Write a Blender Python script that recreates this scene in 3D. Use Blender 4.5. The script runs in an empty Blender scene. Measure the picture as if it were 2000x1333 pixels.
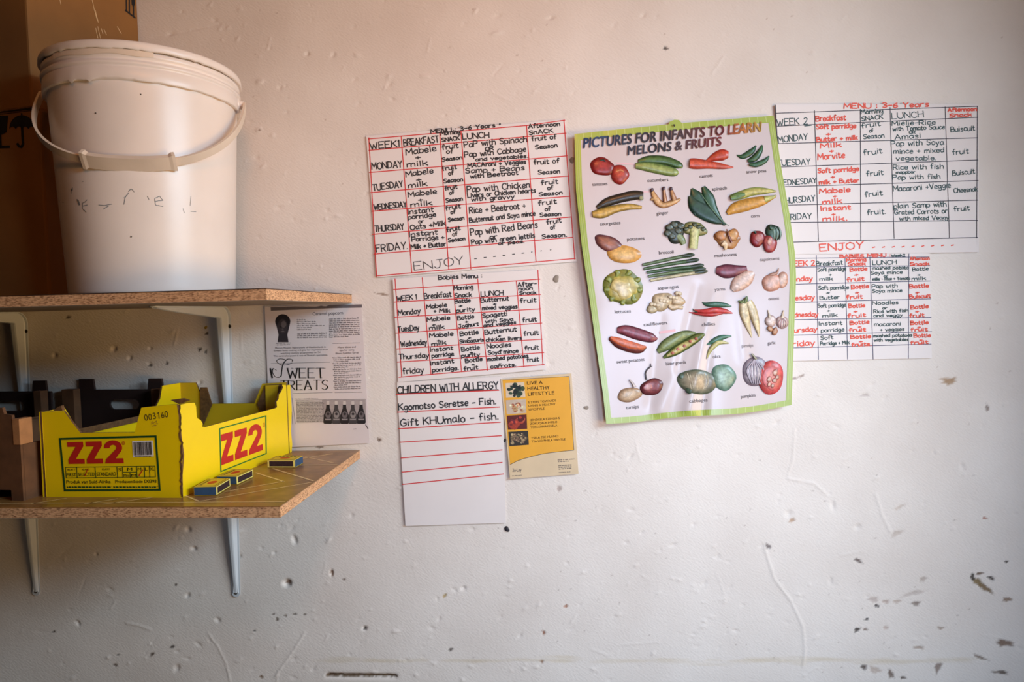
import bpy, bmesh, math, random
import numpy as np
from mathutils import Vector, Matrix

random.seed(7)
rng = np.random.default_rng(11)
C = bpy.context.scene.collection
scn = bpy.context.scene
EYE = 1.45                      # eye height above the floor

# ------------------------------------------------------------------ camera
CAM = Vector((0.0, -1.39468, EYE))
YAW, PITCH, ROLL, FPX = -0.07668557, -0.04437561, -0.0256185, 1333.333
fw = Vector((math.sin(YAW) * math.cos(PITCH), math.cos(YAW) * math.cos(PITCH), math.sin(PITCH)))
r0 = fw.cross(Vector((0, 0, 1))).normalized()
u0 = r0.cross(fw)
RT = r0 * math.cos(ROLL) + u0 * math.sin(ROLL)
UP = -r0 * math.sin(ROLL) + u0 * math.cos(ROLL)
cd = bpy.data.cameras.new('camera')
cd.sensor_width = 36.0
cd.lens = 24.0
cd.clip_start = 0.02
cd.dof.use_dof = True
cd.dof.focus_distance = 1.22
cd.dof.aperture_fstop = 3.6
co = bpy.data.objects.new('camera', cd)
C.objects.link(co)
m3 = Matrix((RT, UP, -fw)).transposed()
co.matrix_world = Matrix.Translation(CAM) @ m3.to_4x4()
scn.camera = co

# ------------------------------------------------------------------ light
scn.view_settings.view_transform = 'Standard'
scn.view_settings.look = 'None'
scn.view_settings.exposure = 0.0
scn.view_settings.gamma = 1.0
scn.view_settings.use_curve_mapping = False
w = bpy.data.worlds.new('world')
scn.world = w
w.use_nodes = True
w.node_tree.nodes['Background'].inputs[0].default_value = (1.0, 0.80, 0.66, 1)
w.node_tree.nodes['Background'].inputs[1].default_value = 0.01

def area(name, loc, target, sx, sy, power, col, spread=180):
    l = bpy.data.lights.new(name, 'AREA')
    l.shape = 'RECTANGLE'; l.size = sx; l.size_y = sy
    l.energy = power; l.color = col; l.spread = math.radians(spread)
    o = bpy.data.objects.new(name, l); C.objects.link(o)
    o.location = loc
    d = Vector(target) - Vector(loc)
    o.rotation_euler = d.to_track_quat('-Z', 'Y').to_euler()
    return o
# sky light falling in and warm light thrown up from the sunlit ground outside the right window,
# and two added fills behind the camera, warm from above and weak cool
area('window_sky', (1.40, -1.15, 2.05), (-0.1, -.1, 0.95), 1.1, 0.6, 29.5, (0.60, 0.815, 1.0), 120)
area('window_ground', (1.40, -1.15, 0.95), (-0.2, -.1, 1.75), 1.1, 0.6, 11.2, (1.0, 0.61, 0.25), 120)
area('warm_fill', (0.15, -1.9, 2.55), (-0.2, 0, 1.85), 0.3, 0.3, 1.25, (1.0, 0.38, 0.12), 62)
area('cool_fill', (0.75, -3.0, 1.15), (0.35, 0, 1.08), 0.5, 0.9, 2.4, (0.55, 0.72, 1.0), 42)

# ------------------------------------------------------------------ helpers
def ray(px, py):
    return (RT * ((px - 1000) / FPX) - UP * ((py - 666.5) / FPX) + fw)
def on_y(px, py, y):
    d = ray(px, py); t = (y - CAM.y) / d.y
    return CAM + d * t
def on_z(px, py, z):
    d = ray(px, py); t = (z - CAM.z) / d.z
    return CAM + d * t
def on_plane(px, py, P, n):
    d = ray(px, py); t = (Vector(P) - CAM).dot(n) / d.dot(n)
    return CAM + d * t

def lin(c):
    return tuple(((v / 255) / 12.92 if v / 255 <= 0.04045 else ((v / 255 + 0.055) / 1.055) ** 2.4) for v in c)

def setp(o, label=None, cat=None, group=None, kind=None):
    if label: o['label'] = label
    if cat: o['category'] = cat
    if group: o['group'] = group
    if kind: o['kind'] = kind
    return o
def thing(name, label, cat, loc=(0, 0, 0), group=None):
    o = bpy.data.objects.new(name, None); C.objects.link(o)
    o.empty_display_size = 0.03
    o.location = loc
    return setp(o, label, cat, group)

class MB:
    """collects vertices and faces (world space) and links them as one mesh object"""
    def __init__(s): s.v = []; s.f = []; s.mi = []; s.c = []; s.smooth = []
    def add(s, vs, fs, mi=0, col=None, sm=False):
        b = len(s.v); s.v += [tuple(p) for p in vs]
        for f in fs:
            s.f.append(tuple(i + b for i in f)); s.mi.append(mi); s.smooth.append(sm)
        if col is None: col = (1, 1, 1)
        if len(vs) and isinstance(col, tuple): col = [col] * len(vs)
        s.c += [tuple(k) + (1.0,) for k in col]
        return b
    def build(s, name, mats, parent=None):
        me = bpy.data.meshes.new(name)
        off = Vector((0, 0, 0))
        q = parent
        while q is not None:
            off += Vector(q.location); q = q.parent
        me.from_pydata([(a - off.x, b - off.y, c - off.z) for a, b, c in s.v], [], s.f)
        if not isinstance(mats, (list, tuple)): mats = [mats]
        for m in mats: me.materials.append(m)
        me.polygons.foreach_set('material_index', s.mi)
        me.polygons.foreach_set('use_smooth', s.smooth)
        ca = me.color_attributes.new('Col', 'FLOAT_COLOR', 'POINT')
        ca.data.foreach_set('color', np.array(s.c, dtype=np.float32).ravel())
        me.update()
        o = bpy.data.objects.new(name, me); C.objects.link(o)
        if parent is not None: o.parent = parent
        return o
    def box(s, p0, p1, mi=0):
        x0, y0, z0 = p0; x1, y1, z1 = p1
        vs = [(x0, y0, z0), (x1, y0, z0), (x1, y1, z0), (x0, y1, z0), (x0, y0, z1), (x1, y0, z1), (x1, y1, z1), (x0, y1, z1)]
        s.add(vs, [(0, 3, 2, 1), (4, 5, 6, 7), (0, 1, 5, 4), (1, 2, 6, 5), (2, 3, 7, 6), (3, 0, 4, 7)], mi)
    def obox(s, O, X, Y, Z, mi=0, bev=0.0):
        """box from corner O with edge vectors, edges bevelled when bev > 0"""
        O, X, Y, Z = Vector(O), Vector(X), Vector(Y), Vector(Z)
        if bev <= 0:
            vs = [O, O + X, O + X + Y, O + Y, O + Z, O + X + Z, O + X + Y + Z, O + Y + Z]
            s.add(vs, [(0, 3, 2, 1), (4, 5, 6, 7), (0, 1, 5, 4), (1, 2, 6, 5), (2, 3, 7, 6), (3, 0, 4, 7)], mi)
            return
        bm = bmesh.new()
        bmesh.ops.create_cube(bm, size=1.0)
        lx, ly, lz = X.length, Y.length, Z.length
        for v in bm.verts: v.co = Vector(((v.co.x) * lx, v.co.y * ly, v.co.z * lz))
        bmesh.ops.bevel(bm, geom=bm.edges[:], offset=bev, segments=2, affect='EDGES', profile=0.6)
        ex, ey, ez = X / lx, Y / ly, Z / lz
        cen = O + (X + Y + Z) / 2
        bm.verts.index_update()
        s.add([cen + ex * v.co.x + ey * v.co.y + ez * v.co.z for v in bm.verts],
              [tuple(v.index for v in f.verts) for f in bm.faces], mi)
        bm.free()
    def slab(s, pts, thick, mi_out=0, mi_in=0, mi_edge=0):
        """flat outline extruded by the vector thick"""
        n = len(pts); t = Vector(thick)
        a = [Vector(p) for p in pts]; b = [p + t for p in a]
        s.add(a, [tuple(range(n))], mi_out)
        s.add(b, [tuple(range(n - 1, -1, -1))], mi_in)
        s.add(a + b, [(i, i + n, (i + 1) % n + n, (i + 1) % n) for i in range(n)], mi_edge)
    def lathe(s, prof, cen, seg=96, mi=0, zfun=None, col=None):
        cx, cy, cz = cen; vs = []
        for k, (r, z) in enumerate(prof):
            for j in range(seg):
                a = 2 * math.pi * j / seg
                dz = zfun(k, a) if zfun else 0
                vs.append((cx + r * math.cos(a), cy + r * math.sin(a), cz + z + dz))
        fs = []
        for k in range(len(prof) - 1):
            for j in range(seg):
                j2 = (j + 1) % seg
                fs.append((k * seg + j, k * seg + j2, (k + 1) * seg + j2, (k + 1) * seg + j))
        s.add(vs, fs, mi, col, True)
    def disc(s, cen, r, nrm, seg=20, mi=0, col=None):
        n = Vector(nrm).normalized(); a = n.orthogonal().normalized(); b = n.cross(a)
        s.add([Vector(cen) + a * (r * math.cos(2 * math.pi * k / seg)) + b * (r * math.sin(2 * math.pi * k / seg)) for k in range(seg)],
              [tuple(range(seg))], mi, col)
    def sweep(s, path, frames, sect, mi=0, closed=True, caps=True, sm=False):
        """sect: list (per path point) of (a,b) pairs along the frame vectors"""
        n = len(sect[0]); vs = []
        for p, (A, B), sc in zip(path, frames, sect):
            for a, b in sc: vs.append(Vector(p) + A * a + B * b)
        fs = []
        for k in range(len(path) - 1):
            for j in range(n if closed else n - 1):
                j2 = (j + 1) % n
                fs.append((k * n + j, k * n + j2, (k + 1) * n + j2, (k + 1) * n + j))
        if caps and closed:
            fs.append(tuple(range(n - 1, -1, -1))); fs.append(tuple(range((len(path) - 1) * n, len(path) * n)))
        s.add(vs, fs, mi, None, sm)

# ------------------------------------------------------------------ materials
def mat(name, col, rough=0.6, bump=0.0, bscale=60, noise=0.0, nscale=8, attr=False, spec=0.5, coat=0.0, col2=None, sss=0.0):
    m = bpy.data.materials.new(name); m.use_nodes = True
    nt = m.node_tree; N = nt.nodes; L = nt.links
    b = N['Principled BSDF']
    b.inputs['Roughness'].default_value = rough
    b.inputs['Specular IOR Level'].default_value = spec
    b.inputs['Coat Weight'].default_value = coat
    b.inputs['Coat Roughness'].default_value = 0.15
    if sss:
        b.inputs['Subsurface Weight'].default_value = sss
        b.inputs['Subsurface Radius'].default_value = (0.012, 0.010, 0.008)
    tc = N.new('ShaderNodeTexCoord')
    c = col if len(col) == 4 else tuple(col) + (1,)
    b.inputs['Base Color'].default_value = c
    src = None
    if attr:
        a = N.new('ShaderNodeAttribute'); a.attribute_name = 'Col'
        src = a.outputs['Color']
    if noise or col2:
        n = N.new('ShaderNodeTexNoise'); n.inputs['Scale'].default_value = nscale; n.inputs['Detail'].default_value = 5
        L.new(tc.outputs['Object'], n.inputs['Vector'])
        rp = N.new('ShaderNodeValToRGB')
        rp.color_ramp.elements[0].position = 0.35; rp.color_ramp.elements[1].position = 0.65
        if src is None:
            d = col2 if col2 else tuple(v * (1 - noise) for v in c[:3])
            rp.color_ramp.elements[0].color = tuple(d[:3]) + (1,)
            rp.color_ramp.elements[1].color = c
            L.new(n.outputs['Fac'], rp.inputs[0])
            src = rp.outputs[0]
        else:
            rp.color_ramp.elements[0].color = (1 - noise,) * 3 + (1,)
            rp.color_ramp.elements[1].color = (1, 1, 1, 1)
            L.new(n.outputs['Fac'], rp.inputs[0])
            mx = N.new('ShaderNodeMix'); mx.data_type = 'RGBA'; mx.blend_type = 'MULTIPLY'
            mx.inputs[0].default_value = 1
            L.new(src, mx.inputs[6]); L.new(rp.outputs[0], mx.inputs[7])
            src = mx.outputs[2]
    if src is not None: L.new(src, b.inputs['Base Color'])
    if bump:
        n2 = N.new('ShaderNodeTexNoise'); n2.inputs['Scale'].default_value = bscale; n2.inputs['Detail'].default_value = 4
        L.new(tc.outputs['Object'], n2.inputs['Vector'])
        bp = N.new('ShaderNodeBump'); bp.inputs['Strength'].default_value = bump; bp.inputs['Distance'].default_value = 0.002
        L.new(n2.outputs['Fac'], bp.inputs['Height']); L.new(bp.outputs[0], b.inputs['Normal'])
    return m

def chipboard(name, light, dark, mid):
    m = bpy.data.materials.new(name); m.use_nodes = True
    nt = m.node_tree; N = nt.nodes; L = nt.links; b = N['Principled BSDF']
    b.inputs['Roughness'].default_value = 0.85
    tc = N.new('ShaderNodeTexCoord'); mp = N.new('ShaderNodeMapping')
    mp.inputs['Scale'].default_value = (0.45, 0.6, 1.3)
    L.new(tc.outputs['Object'], mp.inputs['Vector'])
    v = N.new('ShaderNodeTexVoronoi'); v.inputs['Scale'].default_value = 560
    L.new(mp.outputs[0], v.inputs['Vector'])
    n = N.new('ShaderNodeTexNoise'); n.inputs['Scale'].default_value = 420; n.inputs['Detail'].default_value = 4
    L.new(mp.outputs[0], n.inputs['Vector'])
    sx = N.new('ShaderNodeSeparateColor'); L.new(v.outputs['Color'], sx.inputs[0])
    ad = N.new('ShaderNodeMath'); ad.operation = 'MULTIPLY_ADD'; ad.inputs[1].default_value = 0.5
    L.new(sx.outputs[0], ad.inputs[0])
    m2 = N.new('ShaderNodeMath'); m2.operation = 'MULTIPLY'; m2.inputs[1].default_value = 0.55
    L.new(n.outputs['Fac'], m2.inputs[0]); L.new(m2.outputs[0], ad.inputs[2])
    r = N.new('ShaderNodeValToRGB'); e = r.color_ramp.elements
    e[0].position = 0.22; e[0].color = tuple(dark) + (1,)
    e[1].position = 0.68; e[1].color = tuple(light) + (1,)
    k = r.color_ramp.elements.new(0.40); k.color = tuple(mid) + (1,)
    L.new(ad.outputs[0], r.inputs[0]); L.new(r.outputs[0], b.inputs['Base Color'])
    bp = N.new('ShaderNodeBump'); bp.inputs['Strength'].default_value = 0.5; bp.inputs['Distance'].default_value = 0.001
    L.new(ad.outputs[0], bp.inputs['Height']); L.new(bp.outputs[0], b.inputs['Normal'])
    return m

M = {}
M['chip'] = chipboard('chipboard', lin((222, 172, 128)), lin((124, 82, 52)), lin((186, 138, 98)))
M['lam_top'] = mat('brown_laminate', lin((168, 120, 66)), 0.34, 0.05, 90, 0.3, 30, coat=0.1, col2=lin((134, 92, 48)))
M['lam_line'] = mat('laminate_line', lin((236, 200, 142)), 0.34, coat=0.1)
M['lam_dark'] = mat('dark_laminate', lin((58, 42, 34)), 0.35)
M['under'] = mat('board_underside', lin((150, 132, 118)), 0.7)
M['bracket'] = mat('painted_steel', lin((206, 212, 218)), 0.38, 0.02, 60, 0.06, 20)
M['screw'] = mat('screw_steel', lin((70, 62, 52)), 0.45)
M['dark_hole'] = mat('bore', lin((22, 18, 15)), 0.9)
M['plastic'] = mat('white_plastic', lin((238, 224, 214)), 0.34, 0.015, 30, 0.05, 12, sss=0.12)
M['plastic_old'] = mat('aged_plastic', lin((228, 208, 188)), 0.45, 0.02, 40, 0.08, 20, sss=0.1)
M['faded_ink'] = mat('faded_ink', lin((112, 118, 122)), 0.7)
M['speck'] = mat('speck', lin((70, 60, 52)), 0.8)
M['carton'] = mat('corrugated_card', lin((142, 96, 46)), 0.8, 0.05, 120, 0.12, 14)
M['carton_ink'] = mat('carton_ink', lin((22, 20, 20)), 0.7)
M['tape_res'] = mat('tape_residue', lin((214, 178, 130)), 0.5)
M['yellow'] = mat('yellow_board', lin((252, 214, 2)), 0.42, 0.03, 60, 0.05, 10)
M['yellow_shaded'] = mat('shaded_yellow_board', lin((222, 182, 24)), 0.6, 0.03, 60, 0.08, 10)  # same yellow board, darkened by the shade inside the box
M['kraft'] = mat('kraft_core', lin((122, 84, 46)), 0.85, 0.25, 300, 0.4, 160)
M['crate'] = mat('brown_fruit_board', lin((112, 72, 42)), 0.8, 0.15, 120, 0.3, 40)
M['crate_shaded'] = mat('shaded_fruit_board', lin((50, 28, 22)), 0.75, 0.1, 90, 0.2, 30)  # shade of the backlit end panels is put into this board colour
M['crate_cut'] = mat('cut_fruit_board', lin((184, 126, 78)), 0.85, 0.15, 200, 0.2, 60)
M['green'] = mat('green_ink', lin((22, 116, 46)), 0.5)
M['dgreen'] = mat('dark_green_ink', lin((26, 74, 30)), 0.5)
M['red'] = mat('red_ink', lin((196, 36, 28)), 0.5)
M['black'] = mat('black_ink', lin((30, 28, 30)), 0.55)
M['white'] = mat('white_print', lin((236, 230, 226)), 0.55)
M['penred'] = mat('red_marker', lin((214, 52, 52)), 0.6)
M['penred2'] = mat('orange_red_marker', lin((232, 84, 62)), 0.6)
M['penblack'] = mat('black_marker', lin((44, 46, 50)), 0.6)
M['pengreen'] = mat('dark_green_marker', lin((44, 74, 74)), 0.6)
M['penblue'] = mat('blue_black_pen', lin((74, 74, 104)), 0.6)
M['penbluedark'] = mat('black_pen', lin((58, 50, 60)), 0.6)
M['paper'] = mat('white_paper', lin((238, 230, 228)), 0.75, 0.02, 50, 0.03, 10)
M['paper_old'] = mat('newsprint_copy', lin((226, 214, 214)), 0.7, 0.02, 50, 0.04, 12)
M['leaflet'] = mat('cream_leaflet', lin((226, 202, 166)), 0.55, 0.02, 50, 0.10, 14)
M['orange'] = mat('orange_print', lin((240, 174, 52)), 0.5, noise=0.08, nscale=14)
M['print'] = mat('printed_colour', (1, 1, 1), 0.36, attr=True, noise=0.34, nscale=150, coat=0.1)
M['flatprint'] = mat('flat_print', (1, 1, 1), 0.5, attr=True, noise=0.10, nscale=160)
M['vinyl'] = mat('poster_vinyl', lin((212, 198, 198)), 0.40, noise=0.03, nscale=9, coat=0.25)
M['poster_green'] = mat('poster_green', lin((168, 186, 84)), 0.32, noise=0.05, nscale=30, coat=0.2)
M['poster_tick'] = mat('poster_tick', lin((198, 212, 136)), 0.32)
M['grey_ink'] = mat('grey_ink', lin((104, 98, 100)), 0.6)
M['mid_ink'] = mat('mid_grey_ink', lin((150, 140, 142)), 0.6)
M['pale_ink'] = mat('sun_faded_ink', lin((186, 176, 176)), 0.6)
M['putty'] = mat('grey_putty', lin((150, 138, 126)), 0.8, 0.1, 200)
M['putty_black'] = mat('black_putty', lin((40, 36, 44)), 0.6, 0.1, 200)
M['plug'] = mat('yellow_plug', lin((176, 140, 40)), 0.5)
M['mb_yellow'] = mat('matchbox_yellow', lin((226, 196, 60)), 0.5, noise=0.06, nscale=60)
M['mb_cream'] = mat('matchbox_edge', lin((244, 224, 120)), 0.55)
M['mb_blue'] = mat('matchbox_tray_blue', lin((54, 84, 116)), 0.6, noise=0.12, nscale=120)
M['striker'] = mat('striker_strip', lin((58, 34, 34)), 0.9, 0.4, 500, 0.3, 200)

# ------------------------------------------------------------------ wall
def wall_material():
    m = bpy.data.materials.new('painted_plaster'); m.use_nodes = True
    nt = m.node_tree; N = nt.nodes; L = nt.links; b = N['Principled BSDF']
    b.inputs['Roughness'].default_value = 0.62
    b.inputs['Specular IOR Level'].default_value = 0.35
    a = N.new('ShaderNodeAttribute'); a.attribute_name = 'Col'
    tc = N.new('ShaderNodeTexCoord')
    n = N.new('ShaderNodeTexNoise'); n.inputs['Scale'].default_value = 5; n.inputs['Detail'].default_value = 6
    L.new(tc.outputs['Object'], n.inputs['Vector'])
    rp = N.new('ShaderNodeValToRGB'); e = rp.color_ramp.elements
    e[0].position = 0.3; e[0].color = tuple(lin((226, 216, 208))) + (1,)
    e[1].position = 0.7; e[1].color = tuple(lin((238, 230, 223))) + (1,)
    L.new(n.outputs['Fac'], rp.inputs[0])
    mx = N.new('ShaderNodeMix'); mx.data_type = 'RGBA'; mx.blend_type = 'MULTIPLY'; mx.inputs[0].default_value = 1
    L.new(rp.outputs[0], mx.inputs[6]); L.new(a.outputs['Color'], mx.inputs[7])
    L.new(mx.outputs[2], b.inputs['Base Color'])
    mp = N.new('ShaderNodeMapping'); mp.vector_type = 'TEXTURE'; mp.inputs['Rotation'].default_value = (0, math.radians(36), 0)
    mp.inputs['Scale'].default_value = (2.2, 1.0, 1.0)
    L.new(tc.outputs['Object'], mp.inputs['Vector'])
    n2 = N.new('ShaderNodeTexNoise'); n2.inputs['Scale'].default_value = 300; n2.inputs['Detail'].default_value = 4; n2.inputs['Roughness'].default_value = 0.55
    L.new(mp.outputs[0], n2.inputs['Vector'])
    n3 = N.new('ShaderNodeTexNoise'); n3.inputs['Scale'].default_value = 34; n3.inputs['Detail'].default_value = 4
    L.new(tc.outputs['Object'], n3.inputs['Vector'])
    ad = N.new('ShaderNodeMath'); ad.operation = 'MULTIPLY_ADD'; ad.inputs[1].default_value = 0.9
    L.new(n3.outputs['Fac'], ad.inputs[0]); L.new(n2.outputs['Fac'], ad.inputs[2])
    bp = N.new('ShaderNodeBump'); bp.inputs['Strength'].default_value = 0.38; bp.inputs['Distance'].default_value = 0.0022
    L.new(ad.outputs[0], bp.inputs['Height']); L.new(bp.outputs[0], b.inputs['Normal'])
    return m

XD0, XD1, ZD0, ZD1, STEP = -1.36, 1.0, EYE - 0.86, EYE + 0.74, 0.0026
xs = np.concatenate([np.linspace(-2.4, XD0 - 0.05, 12), np.arange(XD0, XD1, STEP), np.linspace(XD1 + 0.02, 1.10, 5)])
zs = np.concatenate([np.linspace(0, ZD0 - 0.05, 10), np.arange(ZD0, ZD1, STEP), np.linspace(ZD1 + 0.02, 2.7, 10)])
GX, GZ = np.meshgrid(xs, zs)
H = np.zeros_like(GX)                     # + is towards the room
COLW = np.ones(GX.shape + (3,))
def win(x, z, r):
    i0, i1 = np.searchsorted(xs, [x - r, x + r]); j0, j1 = np.searchsorted(zs, [z - r, z + r])
    return slice(j0, j1), slice(i0, i1)
def gauss(x, z, rx, rz, rot, amp, p=2):
    s = win(x, z, 3 * max(rx, rz))
    dx = GX[s] - x; dz = GZ[s] - z
    c, q = math.cos(rot), math.sin(rot)
    a = (dx * c + dz * q) / rx; b_ = (-dx * q + dz * c) / rz
    H[s] += amp * np.exp(-(a * a + b_ * b_) ** (p / 2))
def stain(px, py, rx, rz, rot, col, k=0.9, ragged=0.35):
    p = on_y(px, py, 0); rx /= 950; rz /= 950
    s = win(p.x, p.z, 2.6 * max(rx, rz))
    dx = GX[s] - p.x; dz = GZ[s] - p.z
    c, q = math.cos(rot), math.sin(rot)
    a = (dx * c + dz * q) / rx; b_ = (-dx * q + dz * c) / rz
    th = np.arctan2(b_, a); p1, p2, p3 = rng.uniform(0, 6.28, 3)
    d = np.sqrt(a * a + b_ * b_) * (1 + ragged * (.35 * np.sin(2 * th + p1) + .4 * np.sin(3 * th + p2) + .35 * np.sin(5 * th + p3) + .25 * np.sin(9 * th + p1 + p2)))
    f = np.clip((1.3 - d) * 1.8, 0, 1)[..., None] * k
    COLW[s] = COLW[s] * (1 - f) + np.array(lin(col)) / np.array(lin((240, 232, 225))) * f
def dent(px, py, rx, rz, rot, depth):
    p = on_y(px, py, 0); gauss(p.x, p.z, rx / 950, rz / 950, rot, -depth, 3)
def groove(pts, wpx, amp, jit=0.0):
    P = [on_y(x, y, 0) for x, y in pts]
    for a, b_ in zip(P[:-1], P[1:]):
        n = max(2, int((b_ - a).length / 0.0022))
        for k in range(n):
            q = a.lerp(b_, k / n)
            r = wpx / 950 * (0.8 + 0.4 * random.random())
            gauss(q.x + random.uniform(-jit, jit) / 950, q.z + random.uniform(-jit, jit) / 950, r, r, 0, amp * 0.55 * (0.7 + 0.6 * random.random()))
# broad unevenness of the plaster
for k in range(90):
    gauss(rng.uniform(-1.4, 1.0), rng.uniform(ZD0, ZD1), rng.uniform(.04, .12), rng.uniform(.04, .12), rng.uniform(0, 3), rng.normal() * .0006)
# small bumps and pits everywhere
for k in range(900):
    r = rng.uniform(.0014, .0036)
    gauss(rng.uniform(-1.3, .98), rng.uniform(ZD0, ZD1), r * rng.uniform(1, 2.6), r, rng.uniform(-1.2, 0.3) + .6, rng.choice([1, -1], p=[.55, .45]) * rng.uniform(.0005, .0015))
for k in range(70):
    x, z = rng.uniform(-1.25, .95), rng.uniform(ZD0, ZD1)
    a = rng.uniform(-.6, 1.4); ln = rng.uniform(.01, .05); n = int(ln / .0022); sg = rng.choice([1, -1]) * rng.uniform(.0003, .0008)
    for q in range(n):
        gauss(x + math.cos(a) * q * .0022, z + math.sin(a) * q * .0022 + .00006 * q * q * rng.normal() * .1, .0016, .0016, 0, sg)
for a in [(560, 1140, 8, 7, .3, .006), (106, 695, 5, 4, 0, .003), (222, 682, 6, 5, .5, .003), (253, 700, 5, 4, .5, .002), (293, 681, 4, 3, 0, .002),
          (647, 1120, 3, 6, 0, .003), (366, 1164, 6, 4, .6, .002), (425, 1212, 6, 4, -.4, .002), (367, 1035, 6, 5, 0, .003), (378, 1072, 6, 4, 0, .003),
          (575, 1055, 5, 9, .3, .0025), (345, 1306, 6, 8, -.5, .002), (188, 1083, 3, 3, 0, .002), (468, 1088, 5, 3, .7, .002), (152, 1218, 4, 6, .6, .0018),
          (505, 254, 6, 4, .4, -.0018), (405, 160, 5, 3, .8, .0016), (508, 160, 8, 5, .3, -.0014), (600, 105, 5, 3, 0, .002), (970, 65, 10, 3, .1, -.0016), (1075, 35, 9, 3, .2, .0014),
          (830, 150, 9, 3, -.1, -.0015), (1060, 140, 12, 2, .2, .0012), (1190, 150, 10, 2, 0, -.0012), (905, 1150, 5, 4, .3, .002), (712, 1228, 5, 4, .2, .003),
          (1880, 912, 4, 7, .4, .0018), (1622, 1135, 4, 7, 0, .0012), (1675, 1030, 6, 5, .3, .0018), (1627, 988, 4, 9, .1, .0016), (1540, 1004, 7, 7, .5, .0014)]:
    dent(*a)
for pts, wd, am in [([(406, 1237), (425, 1263), (441, 1295), (450, 1333)], 1.6, .0012), ([(595, 1237), (574, 1270), (535, 1326)], 1.8, .0012),
        ([(247, 1218), (270, 1222), (297, 1232)], 1.8, .0014), ([(168, 1130), (153, 1164)], 1.4, -.001), ([(304, 1248), (280, 1281)], 1.4, -.001),
        ([(95, 1106), (143, 1064)], 1.3, -.001), ([(1492, 1066), (1512, 1130), (1545, 1175), (1568, 1225), (1572, 1270), (1568, 1305)], 2.0, .0013),
        ([(1710, 965), (1722, 1005), (1740, 1042)], 1.8, .0012), ([(1552, 840), (1548, 900), (1538, 930)], 1.6, .001), ([(1538, 935), (1590, 945), (1618, 970)], 1.8, .0012),
        ([(297, 72), (360, 62), (432, 47)], 1.6, -.0012), ([(445, 655), (470, 650), (472, 690)], 1.4, .0009), ([(440, 1115), (470, 1090)], 1.3, .0009),
        ([(290, 1075), (335, 1055)], 1.5, -.0008), ([(905, 190), (960, 180), (1000, 200)], 1.4, .0009), ([(1230, 150), (1330, 135)], 1.2, -.0008),
        ([(1240, 860), (1252, 905)], 1.4, .0009), ([(1400, 1120), (1420, 1180)], 1.3, .0008), ([(1215, 1260), (1290, 1255)], 1.5, .0008)]:
    groove(pts, wd, am, .5)
groove([(640, 1320), (775, 1322)], 4.0, -.0028)
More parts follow.
